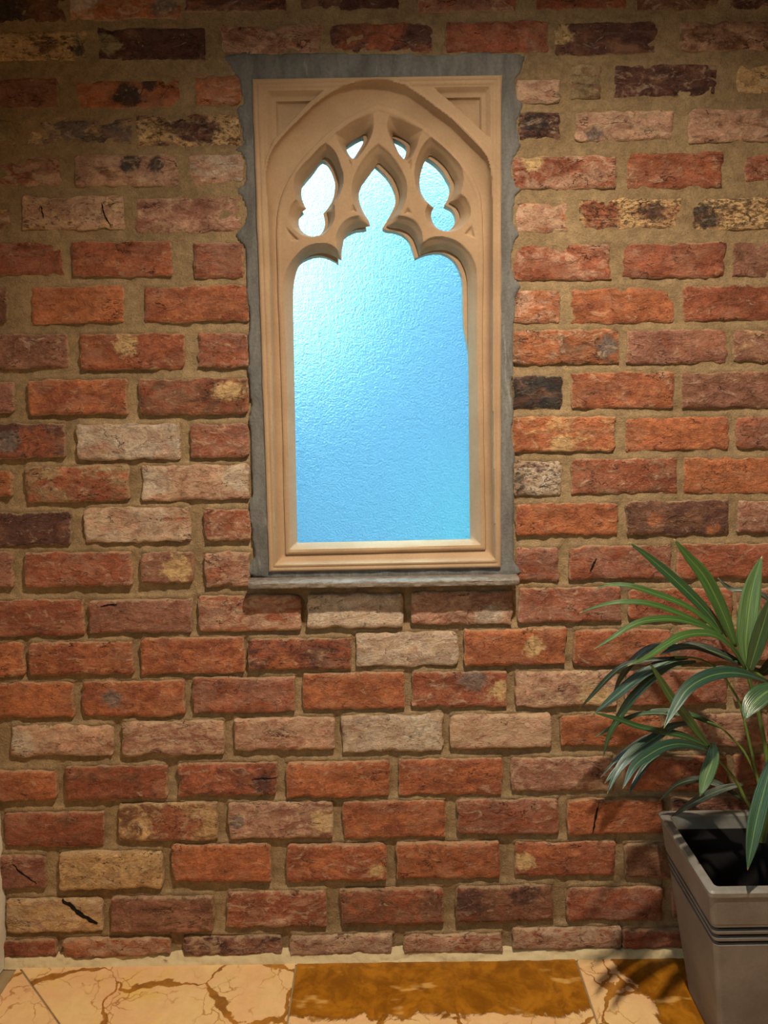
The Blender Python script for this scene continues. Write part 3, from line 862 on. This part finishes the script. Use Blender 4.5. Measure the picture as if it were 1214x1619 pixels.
# ---- stone frame as one carved slab
oc = P2(OUT)
NU, NV = 258, 516
U, Vv = np.meshgrid(np.linspace(0, 1, NU + 1), np.linspace(0, 1, NV + 1), indexing='ij')
def bil(k):
    return (oc[3, k] * (1 - U) + oc[2, k] * U) * (1 - Vv) + (oc[0, k] * (1 - U) + oc[1, k] * U) * Vv
SX, SZ = bil(0), bil(1)
# slightly uneven outer edge
SX = SX + 0.0012 * np.where((U < 0.02) | (U > 0.98), fbm(SZ * 18, SX * 0, 71, 3), 0)
Q = np.stack([SX.ravel(), SZ.ravel()], -1)
nq = len(Q)
PXM = 1 / 750.0
dO, _, _ = poly_dist(oc, Q)
depth = np.zeros(nq)
depth += 0.0035 * np.clip(1 - dO / 0.004, 0, 1) ** 2                     # eased arris
depth += np.interp(dO, [0, 0.0070, 0.0085, 0.0105, 0.0120, 0.0165, 0.0185, 1], [0, 0, 0.0016, 0.0016, 0.0004, 0.0004, 0.0026, 0.0026])
# spandrels with stepped edges
for S, sx in ((SPL, 1), (SPR, -1)):
    poly = P2(S)
    d, _, ins = poly_dist(poly, Q)
    ztop = poly[:2, 1].mean()
    xs = poly[0, 0] if sx == 1 else poly[1, 0]
    dt = np.minimum((Q[:, 0] - xs) * sx, ztop - Q[:, 1])
    pr = np.interp(dt, [0, 0.001, 0.011, 0.020, 0.022, 0.030, 0.2], [0.0, 0.002, 0.011, 0.0125, 0.018, 0.021, 0.021])
    depth = np.where(ins, np.maximum(depth, np.minimum(pr, 0.002 + d * 9)), depth)
d1, _, i1 = poly_dist(tr['a1'], Q)
d2, _, i2 = poly_dist(tr['a2'], Q)
t = np.clip(d1 / np.maximum(d1 + d2, 1e-6), 0, 1)
DT = 0.023
rim = np.where(~i1 & (d1 < 0.007), -0.0022 * (1 - np.abs(d1 / 0.0035 - 1)), 0)   # thin roll along the arch
depth = depth + np.where(Q[:, 1] > at(0, 300).z, rim, rim * 0.3)
tc_ = np.clip(t / 0.88, 0, 1)
cove = 0.004 + (DT + 0.001) * np.sqrt(np.clip(1 - (1 - tc_) ** 2, 0, 1))
cove = np.where(t > 0.88, np.interp(t, [0.88, 0.93, 1], [DT + 0.005, DT + 0.0005, DT]), cove)
depth = np.where(i1 & ~i2, cove, depth)
depth = np.where(i2, DT - 0.0015 * np.clip(1 - np.abs(d2 - 0.004) / 0.004, 0, 1), depth)
for pit in PITS:
    d, _, ins = poly_dist(P2(pit), Q)
    depth = np.where(ins & i2, depth + np.clip(d * 1.2, 0, 0.005), depth)
DH = 0.050
hole = np.zeros(nq, bool); near_h = np.zeros_like(Q); dh_best = np.full(nq, 1e9)
for k in ('main', 'l', 'r', 'el', 'er'):
    df, _, inf_ = poly_dist(tr[k + '_f'], Q)
    dh, nh, inh = poly_dist(tr[k + '_h'], Q)
    tt = np.clip(df / np.maximum(df + dh, 1e-6), 0, 1)
    prof = np.interp(tt, [0, 0.12, 0.55, 1], [0, 0.16, 0.5, 1]) if k in ('main', 'l', 'r') else np.interp(tt, [0, 1], [0, 1])
    dd = DT + (DH - DT) * prof
    depth = np.where(inf_ & i2 & ~inh, np.maximum(depth, dd), depth)
    hole |= inh
    m = dh < dh_best
    dh_best[m] = dh[m]; near_h[m] = nh[m]
idx = np.arange(nq).reshape(NU + 1, NV + 1)
F = np.stack([idx[:-1, :-1], idx[1:, :-1], idx[1:, 1:], idx[:-1, 1:]], -1).reshape(-1, 4)
hc = hole[F].sum(1)
mixed = (hc > 0) & (hc < 4)
snap = np.zeros(nq, bool); snap[F[mixed].ravel()] = True; snap &= hole
Q2 = Q.copy(); Q2[snap] = near_h[snap]; depth[snap] = DH
V3 = np.stack([Q2[:, 0], YS + depth, Q2[:, 1]], -1)
Fk = F[hc < 4]
# outer return and back edge
bnd = np.concatenate([idx[:, 0], idx[-1, 1:], idx[-2::-1, -1], idx[0, -2:0:-1]])
ret = V3[bnd].copy(); ret[:, 1] = 0.04
a = np.arange(len(bnd)); b2 = (a + 1) % len(bnd)
k0 = len(V3)
V3 = np.concatenate([V3, ret]); Fk = np.concatenate([Fk, np.stack([bnd[a], k0 + a, k0 + b2, bnd[b2]], -1)])
win = empty('window_1', (0, 0, at(600, 905).z))
tag(win, 'gothic window with pale stone tracery and obscured blue glass in the brick wall', 'window', 'structure')
def wpart(o):
    o.parent = win
    o.location = o.location - win.location if o.parent else o.location
    return o
st = quad_mesh('stone_frame', V3, Fk, MS)
st.data.set_sharp_from_angle(angle=math.radians(33))
wpart(st); st['label'] = 'pale carved stone frame with pointed arch and tracery'

# ---- second, outer layer of tracery behind the front one
def plate(name, outer, holes, y0, y1, mat):
    cu = bpy.data.curves.new(name, 'CURVE'); cu.dimensions = '2D'; cu.fill_mode = 'BOTH'; cu.extrude = (y1 - y0) / 2
    for poly in [outer] + holes:
        sp = cu.splines.new('POLY'); sp.points.add(len(poly) - 1); sp.use_cyclic_u = True
        for p_, q_ in zip(sp.points, poly): p_.co = (q_[0], q_[1], 0, 1)
    tmp = bpy.data.objects.new('tmp', cu); COL.objects.link(tmp)
    me = bpy.data.meshes.new_from_object(tmp.evaluated_get(bpy.context.evaluated_depsgraph_get()))
    bpy.data.objects.remove(tmp); bpy.data.curves.remove(cu)
    n = len(me.vertices); co = np.zeros(n * 3); me.vertices.foreach_get('co', co); co = co.reshape(-1, 3)
    me.vertices.foreach_set('co', np.stack([co[:, 0], (y0 + y1) / 2 - co[:, 2], co[:, 1]], -1).astype(np.float32).ravel())
    me.update()
    me.name = name
    return link(name, me, mat, None, False)

sh = np.array([-0.0085, -0.004])
ro = at_arr([(412, 140), (786, 140), (786, 892), (432, 892)], -0.02)
mh = tr['main_h'].copy()
low = np.clip((at(0, 520).z - mh[:, 1]) / 0.08, 0, 1)
mh = mh + sh * (1 - low[:, None])
cxm = mh[:, 0].mean()
mh[:, 0] += np.sign(mh[:, 0] - cxm) * 0.006 * low; mh[:, 1] -= 0.012 * np.clip((at(0, 800).z - mh[:, 1]) / 0.05, 0, 1)
rear = plate('rear_tracery', ro, [mh, tr['l_h'] + sh, tr['r_h'] + sh, tr['el_h'] + sh, tr['er_h'] + sh], 0.034, 0.066, MS)
wpart(rear)

# ---- glass
gv = at_arr([(415, 142), (784, 142), (784, 890), (434, 890)], -0.02)
v, f = box_data(max(gv[0, 0], ox0) - 0.01, min(gv[1, 0], ox1) + 0.01, 0.0665, 0.0725, oz0 - 0.01, oz1 + 0.01)
gl = mesh_obj('glass_pane', v, f, MGL, None, False)
_mc = bpy.data.materials.new('clear_glass_face'); _mc.use_nodes = True
_tb = _mc.node_tree.nodes.new('ShaderNodeBsdfTransparent'); _tb.inputs[0].default_value = (0.93, 0.97, 0.98, 1)
_mc.node_tree.links.new(_tb.outputs[0], _mc.node_tree.nodes['Material Output'].inputs[0])
gl.data.materials.append(_mc)
for _p in gl.data.polygons:
    _p.material_index = 0 if _p.normal.y < -0.5 else 1
wpart(gl); gl['label'] = 'rough obscured glass glowing blue with daylight'

# ---- grey cement bedding round the stone, ragged on the brick side
CEM = [(352, 92), (362, 105), (372, 118), (378, 132), (380, 147), (384, 160), (372, 172), (374, 186), (380, 200), (384, 225), (371, 236), (386, 252), (387, 285), (373, 303), (385, 318), (386, 352),
       (371, 372), (386, 392), (389, 430), (388, 462), (394, 500), (391, 540), (393, 570), (392, 590), (397, 640), (393, 662), (397, 700), (396, 740), (399, 780), (392, 800), (398, 840), (402, 880), (401, 914),
       (600, 917), (812, 911), (814, 890), (812, 850), (814, 800), (811, 760), (815, 720), (809, 690), (813, 650), (809, 610), (813, 585), (812, 540), (815, 500), (816, 470), (824, 452), (812, 430), (811, 390),
       (822, 372), (813, 350), (815, 310), (824, 300), (811, 280), (812, 250), (824, 232), (820, 215), (819, 190), (828, 165), (817, 146), (814, 128), (826, 110), (829, 92), (822, 85),
       (760, 82), (700, 85), (640, 84), (580, 86), (540, 82), (480, 83), (430, 85), (385, 82), (358, 86)]
cp = spline(at_arr(CEM, -0.012), n=3)
cp = cp + np.stack([0.003 * fbm(cp[:, 0] * 90, cp[:, 1] * 90, 8, 3), 0.003 * fbm(cp[:, 0] * 90, cp[:, 1] * 90, 9, 3)], -1)
cs = 0.004
cgx = np.arange(cp[:, 0].min() - cs, cp[:, 0].max() + 2 * cs, cs); cgz = np.arange(cp[:, 1].min() - cs, cp[:, 1].max() + 2 * cs, cs)
CX, CZ = np.meshgrid(cgx, cgz, indexing='ij')
Qc = np.stack([CX.ravel(), CZ.ravel()], -1)
_dso, _, _iso = poly_dist(oc, Qc)
inside_core = _iso & (_dso > 0.0005)
dc, nc, ic = poly_dist(cp, Qc)
out = ~ic
idx = np.arange(len(Qc)).reshape(CX.shape)
F = np.stack([idx[:-1, :-1], idx[1:, :-1], idx[1:, 1:], idx[:-1, 1:]], -1).reshape(-1, 4)
oc_ = out[F].sum(1)
snap = np.zeros(len(Qc), bool); snap[F[(oc_ > 0) & (oc_ < 4)].ravel()] = True; snap &= out
yc = FACE - 0.0004 + 0.0028 * np.exp(-dc / 0.006) + 0.0022 * fbm(Qc[:, 0] * 30, Qc[:, 1] * 18, 12, 4) + 0.0007 * fbm(Qc[:, 0] * 120, Qc[:, 1] * 60, 13, 2)
Qc[snap] = nc[snap]; yc[snap] = FACE + 0.009
keepf = (oc_ < 4) & ~inside_core[F].all(1)
cem = quad_mesh('cement_surround', np.stack([Qc[:, 0], yc, Qc[:, 1]], -1), F[keepf], MC)
wpart(cem); cem['label'] = 'dark grey cement band smeared round the stone'

# ---- sill slab
YSF = -0.054
s_tl, s_tr = at(391, 922, YSF), at(822, 914.5, YSF)
s_bl, s_br = at(391, 932.5, YSF), at(822, 925.5, YSF)
zt = (s_tl.z + s_tr.z) / 2; zb = (s_bl.z + s_br.z) / 2
nx = 170
xs = np.linspace(s_tl.x, s_tr.x, nx)
prof = [(0.0, -0.002), (0.35, 0.0), (0.75, 0.0), (0.97, -0.0012), (1.0, -0.0035)]      # top, back to front
rows = []
hgt = zt - zb
endf = np.minimum(1, np.minimum((xs - xs[0]), (xs[-1] - xs)) / 0.006 + 0.25)
nz1 = 0.0016 * fbm(xs * 70, xs * 0 + 3, 21, 4); nz2 = 0.0016 * fbm(xs * 55, xs * 0 + 9, 22, 4)
for fr, dz in prof:
    rows.append(np.stack([xs, 0.0 + (YSF) * fr + nz2 * (fr > 0.9), zt + dz + nz1 * (fr > 0.9)], -1))
for fz in (0.35, 0.6, 0.85):
    rows.append(np.stack([xs, YSF + 0.0016 * fbm(xs * 60, xs * 0 + fz * 20, 23, 4), zt - hgt * fz + 0.0 * xs], -1))
rows.append(np.stack([xs, YSF + 0.003 + nz2, zb + nz1 * 0.8], -1))
rows.append(np.stack([xs, 0 * xs, zb + 0 * xs], -1))
# round the ends a little
for r in rows:
    r[0, 0] += 0.0; r[:, 1] = np.where(r[:, 1] < -0.03, r[:, 1] + 0.006 * np.clip(1 - np.minimum(xs - xs[0], xs[-1] - xs) / 0.012, 0, 1) ** 2, r[:, 1])
R_ = np.stack(rows, 0); nr = len(rows)
idx = np.arange(nr * nx).reshape(nr, nx)
F = np.stack([idx[:-1, :-1], idx[1:, :-1], idx[1:, 1:], idx[:-1, 1:]], -1).reshape(-1, 4)
Vs = R_.reshape(-1, 3)
ends = []
me_f = [tuple(q) for q in F] + [tuple(idx[::-1, 0])] + [tuple(idx[:, -1])]
sill = mesh_obj('window_sill', Vs, me_f, MSILL, None, True); wpart(sill); sill['label'] = 'thin rough-edged stone window sill'
try:
    sill.data.set_sharp_from_angle(angle=math.radians(50))
except Exception:
    pass

# ------------------------------------------------------------------ floor tiles
TS = 0.0
ja = on_floor(465, 1545); jb = on_floor(920, 1545)
TW = jb.x - ja.x
floor = box('floor', XL - 0.1, XR + 0.1, YB - 0.1, 0.1, -0.05, -0.004, MGROUT)
tag(floor, 'polished cream and amber veined marble tile floor', 'floor', 'structure')
tile_cache = {}
GAP = 0.0035
def tile(poly, amber, seed):
    """one tile from its corner list, with an eased edge"""
    c = np.mean(poly, 0)
    P = np.array(poly) - c
    n = len(P)
    def inset(P, d):
        out = []
        for i in range(n):
            a, b_, c_ = P[i - 1], P[i], P[(i + 1) % n]
            e1 = (b_ - a) / np.linalg.norm(b_ - a); e2 = (c_ - b_) / np.linalg.norm(c_ - b_)
            n1 = np.array([-e1[1], e1[0]]); n2 = np.array([-e2[1], e2[0]])
            bis = (n1 + n2); bis = bis / (1 + n1 @ n2)
            out.append(b_ + bis * d)
        return np.array(out)
    A = inset(P, GAP / 2); B = inset(P, GAP / 2 + 0.0015)
    V = [(*p, -0.01) for p in A] + [(*p, -0.0012) for p in A] + [(*p, 0.0) for p in B]
    Fc = [tuple(range(2 * n, 3 * n))]
    for k in (0, n):
        Fc += [(k + i, k + (i + 1) % n, k + n + (i + 1) % n, k + n + i) for i in range(n)]
    o = mesh_obj('tile', V, Fc, MMARB, floor, False, (c[0], c[1], 0))
    o['amber'] = [float(v) for v in amber]
    o['seed'] = [float(v) for v in seed]
    return o

yw = -0.010
xj = ja.x
rng = random.Random(5)
for cxi in range(-2, 4):
    for ryi in range(0, 6):
        x0 = xj + cxi * TW; x1 = x0 + TW
        y1 = yw - ryi * TW; y0 = y1 - TW
        x0 = max(x0, XL); x1 = min(x1, XR); y0 = max(y0, YB)
        if x1 - x0 < 0.03 or y1 - y0 < 0.03: continue
        amb = (0, 0, 1); seed = [rng.random() * 30, rng.random() * 30, rng.random() * 9]
        if (cxi, ryi) == (0, 0):
            amb = (0.0, 1.0, 0.155); seed = [3.3, 7.1, 2]
        elif (cxi, ryi) == (1, 0):
            amb = (0.95, 0.3, -0.125); seed = [11.7, 2.2, 5]
        if (cxi, ryi) == (-1, 0):
            # cut by a diagonal joint from the wall corner
            pd = on_floor(138, 1619); c0 = np.array([x0, y1]); dvec = np.array([pd.x, pd.y]) - c0
            k = TW / -dvec[1]; e = c0 + dvec * k
            ex = min(e[0], x1)
            tile([(x0, y1), (x0, y0), (ex, y0)], amb, [6.1, 14.2, 3])
            tile([(x0, y1), (ex, y0), (x1, y0), (x1, y1)] if ex < x1 - 0.01 else [(x0, y1), (x1, y0), (x1, y1)], amb, [21.4, 9.3, 7])
            continue
        tile([(x0, y0), (x1, y0), (x1, y1), (x0, y1)], amb, seed)

# rough mortar fillet between the wall and the tiles
MFIL = mat_plaster('pale_fillet_mortar', lin(204, 184, 148), 0.9)
nx = 1100
xs = np.linspace(XL, XR, nx)
rows = []
for k, (yy_, zz_) in enumerate([(0.002, 0.022), (-0.006, 0.018), (-0.010, 0.014), (-0.013, 0.009), (-0.016, 0.005), (-0.018, 0.001), (-0.020, -0.002)]):
    wv = 0.009 * fbm(xs * 14, xs * 0 + k * 0.35, 40, 6) + 0.005 * fbm(xs * 55, xs * 0 + k * 0.6, 42, 3)
    ww = 0.006 * fbm(xs * 18, xs * 0 + k * 0.3, 41, 5) + 0.004 * fbm(xs * 60, xs * 0 + k * 0.7, 43, 3)
    rows.append(np.stack([xs, yy_ + ww * (0.4 if k in (0,) else 1) * (0.35 if k > 4 else 1), np.maximum(zz_ + wv * (1 if k < 5 else 0.1), -0.002)], -1))
R_ = np.stack(rows, 0); idx = np.arange(R_.shape[0] * nx).reshape(-1, nx)
F = np.stack([idx[:-1, :-1], idx[1:, :-1], idx[1:, 1:], idx[:-1, 1:]], -1).reshape(-1, 4)
tag(quad_mesh('trim_1', R_.reshape(-1, 3), F, MFIL), 'pale rough mortar fillet along the foot of the brick wall', 'trim', 'structure')

# ------------------------------------------------------------------ planter
YR = -0.055
bl = at(1043, 1281, YR)                    # rear left corner of the rim
ZR = bl.z
fl = on_floor(1117, 1411, ZR)              # front left corner of the rim
DEP = YR - fl.y
PCX = (bl.x + fl.x) / 2 + DEP / 2; PCY = (YR + fl.y) / 2
HT = DEP / 2
print('planter', ZR, DEP, bl.x, fl.x, fl.y)
planter = empty('planter', (PCX, PCY, 0))
tag(planter, 'square tapered grey-brown planter with three grooves below its rim', 'planter')


def loft(name, rings, mat, parent, rad=0.012, close_first=False, close_last=False, seg=4):
    V = []; Fc = []
    def ring(hs, z):
        r = min(rad, hs * 0.5); pts = []
        for (sx, sy, a0) in ((1, 1, 0), (-1, 1, 90), (-1, -1, 180), (1, -1, 270)):
            for k in range(seg + 1):
                a = math.radians(a0 + 90 * k / seg)
                pts.append((sx * (hs - r) + r * math.cos(a), sy * (hs - r) + r * math.sin(a), z))
        return pts
    for hs, z in rings: V += ring(hs, z)
    m = 4 * (seg + 1)
    for i in range(len(rings) - 1):
        Fc += [(i * m + k, i * m + (k + 1) % m, (i + 1) * m + (k + 1) % m, (i + 1) * m + k) for k in range(m)]
    if close_first: Fc.append(tuple(range(m))[::-1])
    if close_last: Fc.append(tuple((len(rings) - 1) * m + k for k in range(m)))
    return mesh_obj(name, V, Fc, mat, parent, False)


def hs_at(z):
    return HT * (0.65 + 0.35 * z / ZR) - 0.004
rings = [(hs_at(0) - 0.004, 0.0), (hs_at(0), 0.004)]
zg = ZR - 0.088
body_top = ZR - 0.014
gro = []
z_ = zg - 0.0
rings.append((hs_at(zg - 0.028), zg - 0.028))
for k in range(3):
    a = zg - 0.027 + k * 0.0150
    rings += [(hs_at(a) - 0.006, a + 0.0006), (hs_at(a) - 0.006, a + 0.0086), (hs_at(a + 0.009) + 0.0015 * (k + 1) / 3, a + 0.0092), (hs_at(a + 0.0145) + 0.0015 * (k + 1) / 3, a + 0.0145)]
rings += [(hs_at(zg + 0.020) + 0.002, zg + 0.019), (hs_at(body_top) + 0.002, body_top)]
loft('body', rings, MPLANT, planter, 0.010, True)
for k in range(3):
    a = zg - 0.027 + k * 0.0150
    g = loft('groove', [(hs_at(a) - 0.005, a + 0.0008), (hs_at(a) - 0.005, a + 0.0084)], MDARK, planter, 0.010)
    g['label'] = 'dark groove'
RW = 0.019
loft('rim', [(HT - 0.0035, body_top), (HT - 0.001, body_top + 0.003), (HT, ZR - 0.003), (HT - 0.003, ZR), (HT - RW + 0.003, ZR), (HT - RW, ZR - 0.004), (HT - RW - 0.002, ZR - 0.03)], MRIM, planter, 0.008)['label'] = 'paler grey flat rim'
loft('liner', [(HT - RW - 0.002, ZR - 0.03), (HT - RW - 0.03, ZR - 0.17)], MDARK, planter, 0.008)
# soil: uneven disc
n = 26
g = np.linspace(-1, 1, n); A, B = np.meshgrid(g, g, indexing='ij')
hsz = HT - RW - 0.026
Zs = ZR - 0.155 + 0.010 * fbm(A * 4, B * 4, 51, 4)
idx = np.arange(n * n).reshape(n, n)
F = np.stack([idx[:-1, :-1], idx[1:, :-1], idx[1:, 1:], idx[:-1, 1:]], -1).reshape(-1, 4)
soil = quad_mesh('soil', np.stack([A * hsz, B * hsz, Zs], -1).reshape(-1, 3), F, MSOIL, planter)
soil['kind'] = 'stuff'

# ------------------------------------------------------------------ palm
palm = empty('palm_plant', (PCX, PCY, ZR - 0.155))
tag(palm, 'green kentia palm with narrow arching leaflets growing in the planter', 'plant')
PL = Vector(palm.location)
def zp(zx, zy):                    # trace coordinates of the enlarged plant view
    return 900 + 0.2595 * zx, 840 + 0.2595 * zy


def path3(pts, ya, yb):
    """trace from base (depth ya) to tip (depth yb)"""
    P = spline([zp(*p) for p in pts], False, 5)
    L = np.concatenate([[0], np.cumsum(np.linalg.norm(np.diff(P, axis=0), axis=1))]); L /= L[-1]
    return [at(p[0], p[1], ya + (yb - ya) * l) for p, l in zip(P, L)], L


def leaf(pts, width, ya, yb, tint, face=(-0.25, -0.62, 0.75), seed=0, fold=0.28, base_w=0.35):
    pts = pts[::-1]                                         # traces run tip to base
    P, L = path3(pts, ya, yb)
    sc = (P[len(P) // 2].y - CAM.y) / FPX * 0.2595
    wd = width * sc * 1.06
    n = len(P)
    NA = 6
    V = []; luv = []; Fc = []
    fv = Vector(face).normalized()
    for i in range(n):
        t = (P[min(i + 1, n - 1)] - P[max(i - 1, 0)]).normalized()
        side = t.cross(fv)
        if side.length < 1e-3: side = Vector((1, 0, 0))
        side.normalize()
        nr = side.cross(t).normalized()
        l = L[i]
        w = wd * 0.5 * min(1.0, base_w + (1 - base_w) * math.sin(min(1, l / 0.42) * math.pi / 2)) * (1 - max(0, (l - 0.5) / 0.5) ** 2.0) + 0.0004
        wob = 0.10 * math.sin(7 * l + seed)
        for k in range(NA + 1):
            u = 2 * k / NA - 1
            off = (abs(u) ** 1.3) * w * fold + wob * w * u
            V.append(P[i] + side * (u * w) + nr * (off - w * fold * 0.4) - PL)
            luv.append((u, l, 0))
        if i:
            a = (i - 1) * (NA + 1); b = i * (NA + 1)
            Fc += [(a + k, a + k + 1, b + k + 1, b + k) for k in range(NA)]
    o = mesh_obj('leaf', V, Fc, MLEAF, palm)
    at_ = o.data.attributes.new('luv', 'FLOAT_VECTOR', 'POINT')
    at_.data.foreach_set('vector', np.array(luv, np.float32).ravel())
    o['tint'] = [float(c) for c in tint]
    o['seedf'] = float(seed * 3.7)
    sol = o.modifiers.new('thickness', 'SOLIDIFY'); sol.thickness = 0.0006; sol.offset = 0
    return o


def stem(pts, width, ya, yb, name='stem'):
    P, L = path3(pts, ya, yb)
    r0 = width * 0.2595 / 750 / 2
    V = []; Fc = []; m = 8; n = len(P)
    for i in range(n):
        t = (P[min(i + 1, n - 1)] - P[max(i - 1, 0)]).normalized()
        a = t.cross(Vector((0, 1, 0))).normalized(); b = t.cross(a)
        r = r0 * (1 - 0.35 * L[i])
        V += [P[i] + a * r * math.cos(2 * math.pi * k / m) + b * r * math.sin(2 * math.pi * k / m) - PL for k in range(m)]
        if i: Fc += [((i - 1) * m + k, (i - 1) * m + (k + 1) % m, i * m + (k + 1) % m, i * m + k) for k in range(m)]
    return mesh_obj(name, V, Fc, MSTEM, palm)


G1 = lin(52, 84, 40); G2 = lin(38, 70, 42); G_SHEEN = lin(28, 60, 50); G_SHADE = lin(18, 36, 26); G5 = lin(78, 104, 62)  # shade is put into the darkest tint, blue sheen into the teal one
LEAVES = [
    ([(360, 65), (500, 170), (680, 330), (820, 470), (900, 570), (950, 650)], 60, -.20, -.17, G2),
    ([(635, 45), (720, 150), (820, 270), (900, 420), (960, 560), (1015, 705)], 78, -.21, -.19, G1),
    ([(150, 352), (250, 325), (380, 335), (540, 385), (700, 450), (820, 530), (940, 640)], 42, -.22, -.20, G1),
    ([(60, 498), (180, 455), (320, 430), (480, 440), (640, 490), (800, 560), (940, 645)], 36, -.22, -.24, G1),
    ([(150, 718), (260, 650), (350, 590), (460, 545), (600, 533), (720, 550), (850, 595), (950, 655)], 44, -.23, -.33, G1),
    ([(355, 820), (480, 765), (560, 710), (680, 640), (800, 620), (900, 640), (1000, 720), (1078, 845)], 54, -.23, -.37, G1),
    ([(540, 760), (640, 715), (760, 700), (900, 740), (1060, 810)], 58, -.20, -.15, G_SHADE),
    ([(60, 1085), (150, 985), (250, 880), (340, 815), (450, 790), (640, 770)], 34, -.15, -.12, G_SHADE),
    ([(265, 1000), (310, 900), (390, 790), (470, 725), (560, 697), (700, 700)], 46, -.16, -.11, G_SHADE),
    ([(140, 1120), (260, 1020), (380, 920), (480, 850), (600, 790), (720, 770)], 62, -.15, -.15, G_SHEEN),
    ([(205, 1380), (240, 1250), (300, 1140), (380, 1020), (500, 900), (620, 820), (770, 795)], 50, -.15, -.13, G2),
    ([(575, 1200), (640, 1080), (720, 960), (830, 890), (960, 860), (1090, 875), (1215, 920)], 82, -.27, -.40, G_SHEEN),
    ([(485, 795), (540, 880), (620, 1010), (700, 1110), (780, 1220), (860, 1320)], 52, -.22, -.25, G1),
    ([(145, 1105), (280, 1140), (420, 1190), (560, 1220), (700, 1250), (850, 1310)], 44, -.22, -.30, G2),
    ([(320, 1135), (450, 1110), (600, 1100), (740, 1120), (840, 1160), (920, 1195)], 40, -.15, -.11, G2),
    ([(150, 1260), (230, 1210), (330, 1150), (450, 1110), (600, 1105)], 26, -.14, -.10, G2),
    ([(230, 1600), (300, 1450), (400, 1340), (520, 1260), (620, 1190), (740, 1165)], 60, -.22, -.32, G_SHEEN),
    ([(325, 1570), (390, 1440), (470, 1370), (580, 1310), (700, 1295), (850, 1335)], 64, -.23, -.36, G_SHEEN),
    ([(190, 1500), (290, 1390), (400, 1300), (520, 1240), (660, 1230), (830, 1300)], 34, -.20, -.26, G_SHADE),
    ([(215, 1535), (300, 1440), (400, 1360), (520, 1310)], 36, -.25, -.30, G2),
    ([(360, 1600), (410, 1510), (470, 1420), (560, 1350)], 30, -.26, -.31, G_SHEEN),
    ([(795, 1615), (835, 1500), (868, 1400), (880, 1330), (870, 1290)], 78, -.26, -.30, G1),
    ([(1068, 1150), (1110, 1060), (1190, 985), (1290, 930)], 118, -.30, -.34, G2),
    ([(1175, 150), (1140, 250), (1105, 400), (1085, 560), (1075, 700), (1085, 855)], 112, -.22, -.20, G5),
    ([(1235, 380), (1190, 540), (1135, 720), (1092, 860)], 84, -.22, -.25, G2),
    ([(905, 285), (980, 350), (1070, 362), (1160, 380), (1230, 430)], 38, -.15, -.10, G_SHADE),
    ([(1320, 700), (1250, 780), (1180, 860), (1110, 830)], 60, -.21, -.17, G_SHADE),
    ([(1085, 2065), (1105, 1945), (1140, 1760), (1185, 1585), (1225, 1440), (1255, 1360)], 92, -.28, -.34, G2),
    ([(617, 1742), (760, 1650), (920, 1575), (1060, 1540)], 46, -.16, -.13, G_SHADE),
    ([(550, 1640), (655, 1545), (790, 1512), (935, 1555), (1060, 1640)], 40, -.16, -.09, G_SHADE),
]
for k, (pts, wd, ya, yb, tint) in enumerate(LEAVES):
    up_leaf = k in (0, 1, 12, 23, 24)
    leaf(pts, wd, ya, yb, tint, (-0.35, -0.8, 0.45) if up_leaf else (-0.30, -0.55, 0.78), k + 1)
SB = -0.215
stem([(1165, 1890), (1215, 1640), (1205, 1420), (1190, 1300), (1150, 1100), (1100, 920), (1080, 845)], 32, SB, -.22)
stem([(1080, 845), (1020, 750), (960, 670), (930, 625)], 22, -.22, -.22)
stem([(1160, 1880), (1165, 1620), (1100, 1300), (1040, 1060), (990, 960), (920, 860), (860, 810), (760, 772), (640, 768)], 18, SB, -.15)
stem([(1150, 1880), (1170, 1600), (1080, 1370), (1000, 1270), (915, 1190), (840, 1160)], 16, SB, -.15)
stem([(1140, 1880), (1120, 1720), (1060, 1610), (1020, 1530), (960, 1450), (900, 1380), (850, 1310)], 22, SB, -.22)
stem([(1180, 1890), (1260, 1500), (1280, 1100), (1215, 930), (1100, 835)], 26, SB, -.22)

# ------------------------------------------------------------------ outdoors, seen only blurred through the glass
MOUT = mat_plaster('outside_render', (0.03, 0.06, 0.11), 0.2)
MHEDGE = mat_flat('outside_green', (0.03, 0.22, 0.20), 0.9, 0.1)
tag(box('ground', -9, 9, 0.13, 9, -0.3, -0.2, MHEDGE), 'pale green ground outside the window', 'ground', 'structure')
tag(box('outside_block', -9, -0.30, 2.5, 2.7, -0.25, 1.50, MOUT), 'low bluish wall seen blurred through the obscured glass', 'wall', 'structure')
tag(box('outside_block', -0.30, 9, 2.3, 2.7, -0.25, 2.35, MOUT), 'taller bluish wall seen blurred through the obscured glass', 'wall', 'structure')
tag(box('outside_block', 0.22, 2.2, 1.5, 1.7, -0.25, 0.86, MHEDGE), 'low green hedge block added to tint the lower corner of the obscured glass', 'wall', 'structure')  # made-up hedge block, placed for the green it gives the glass
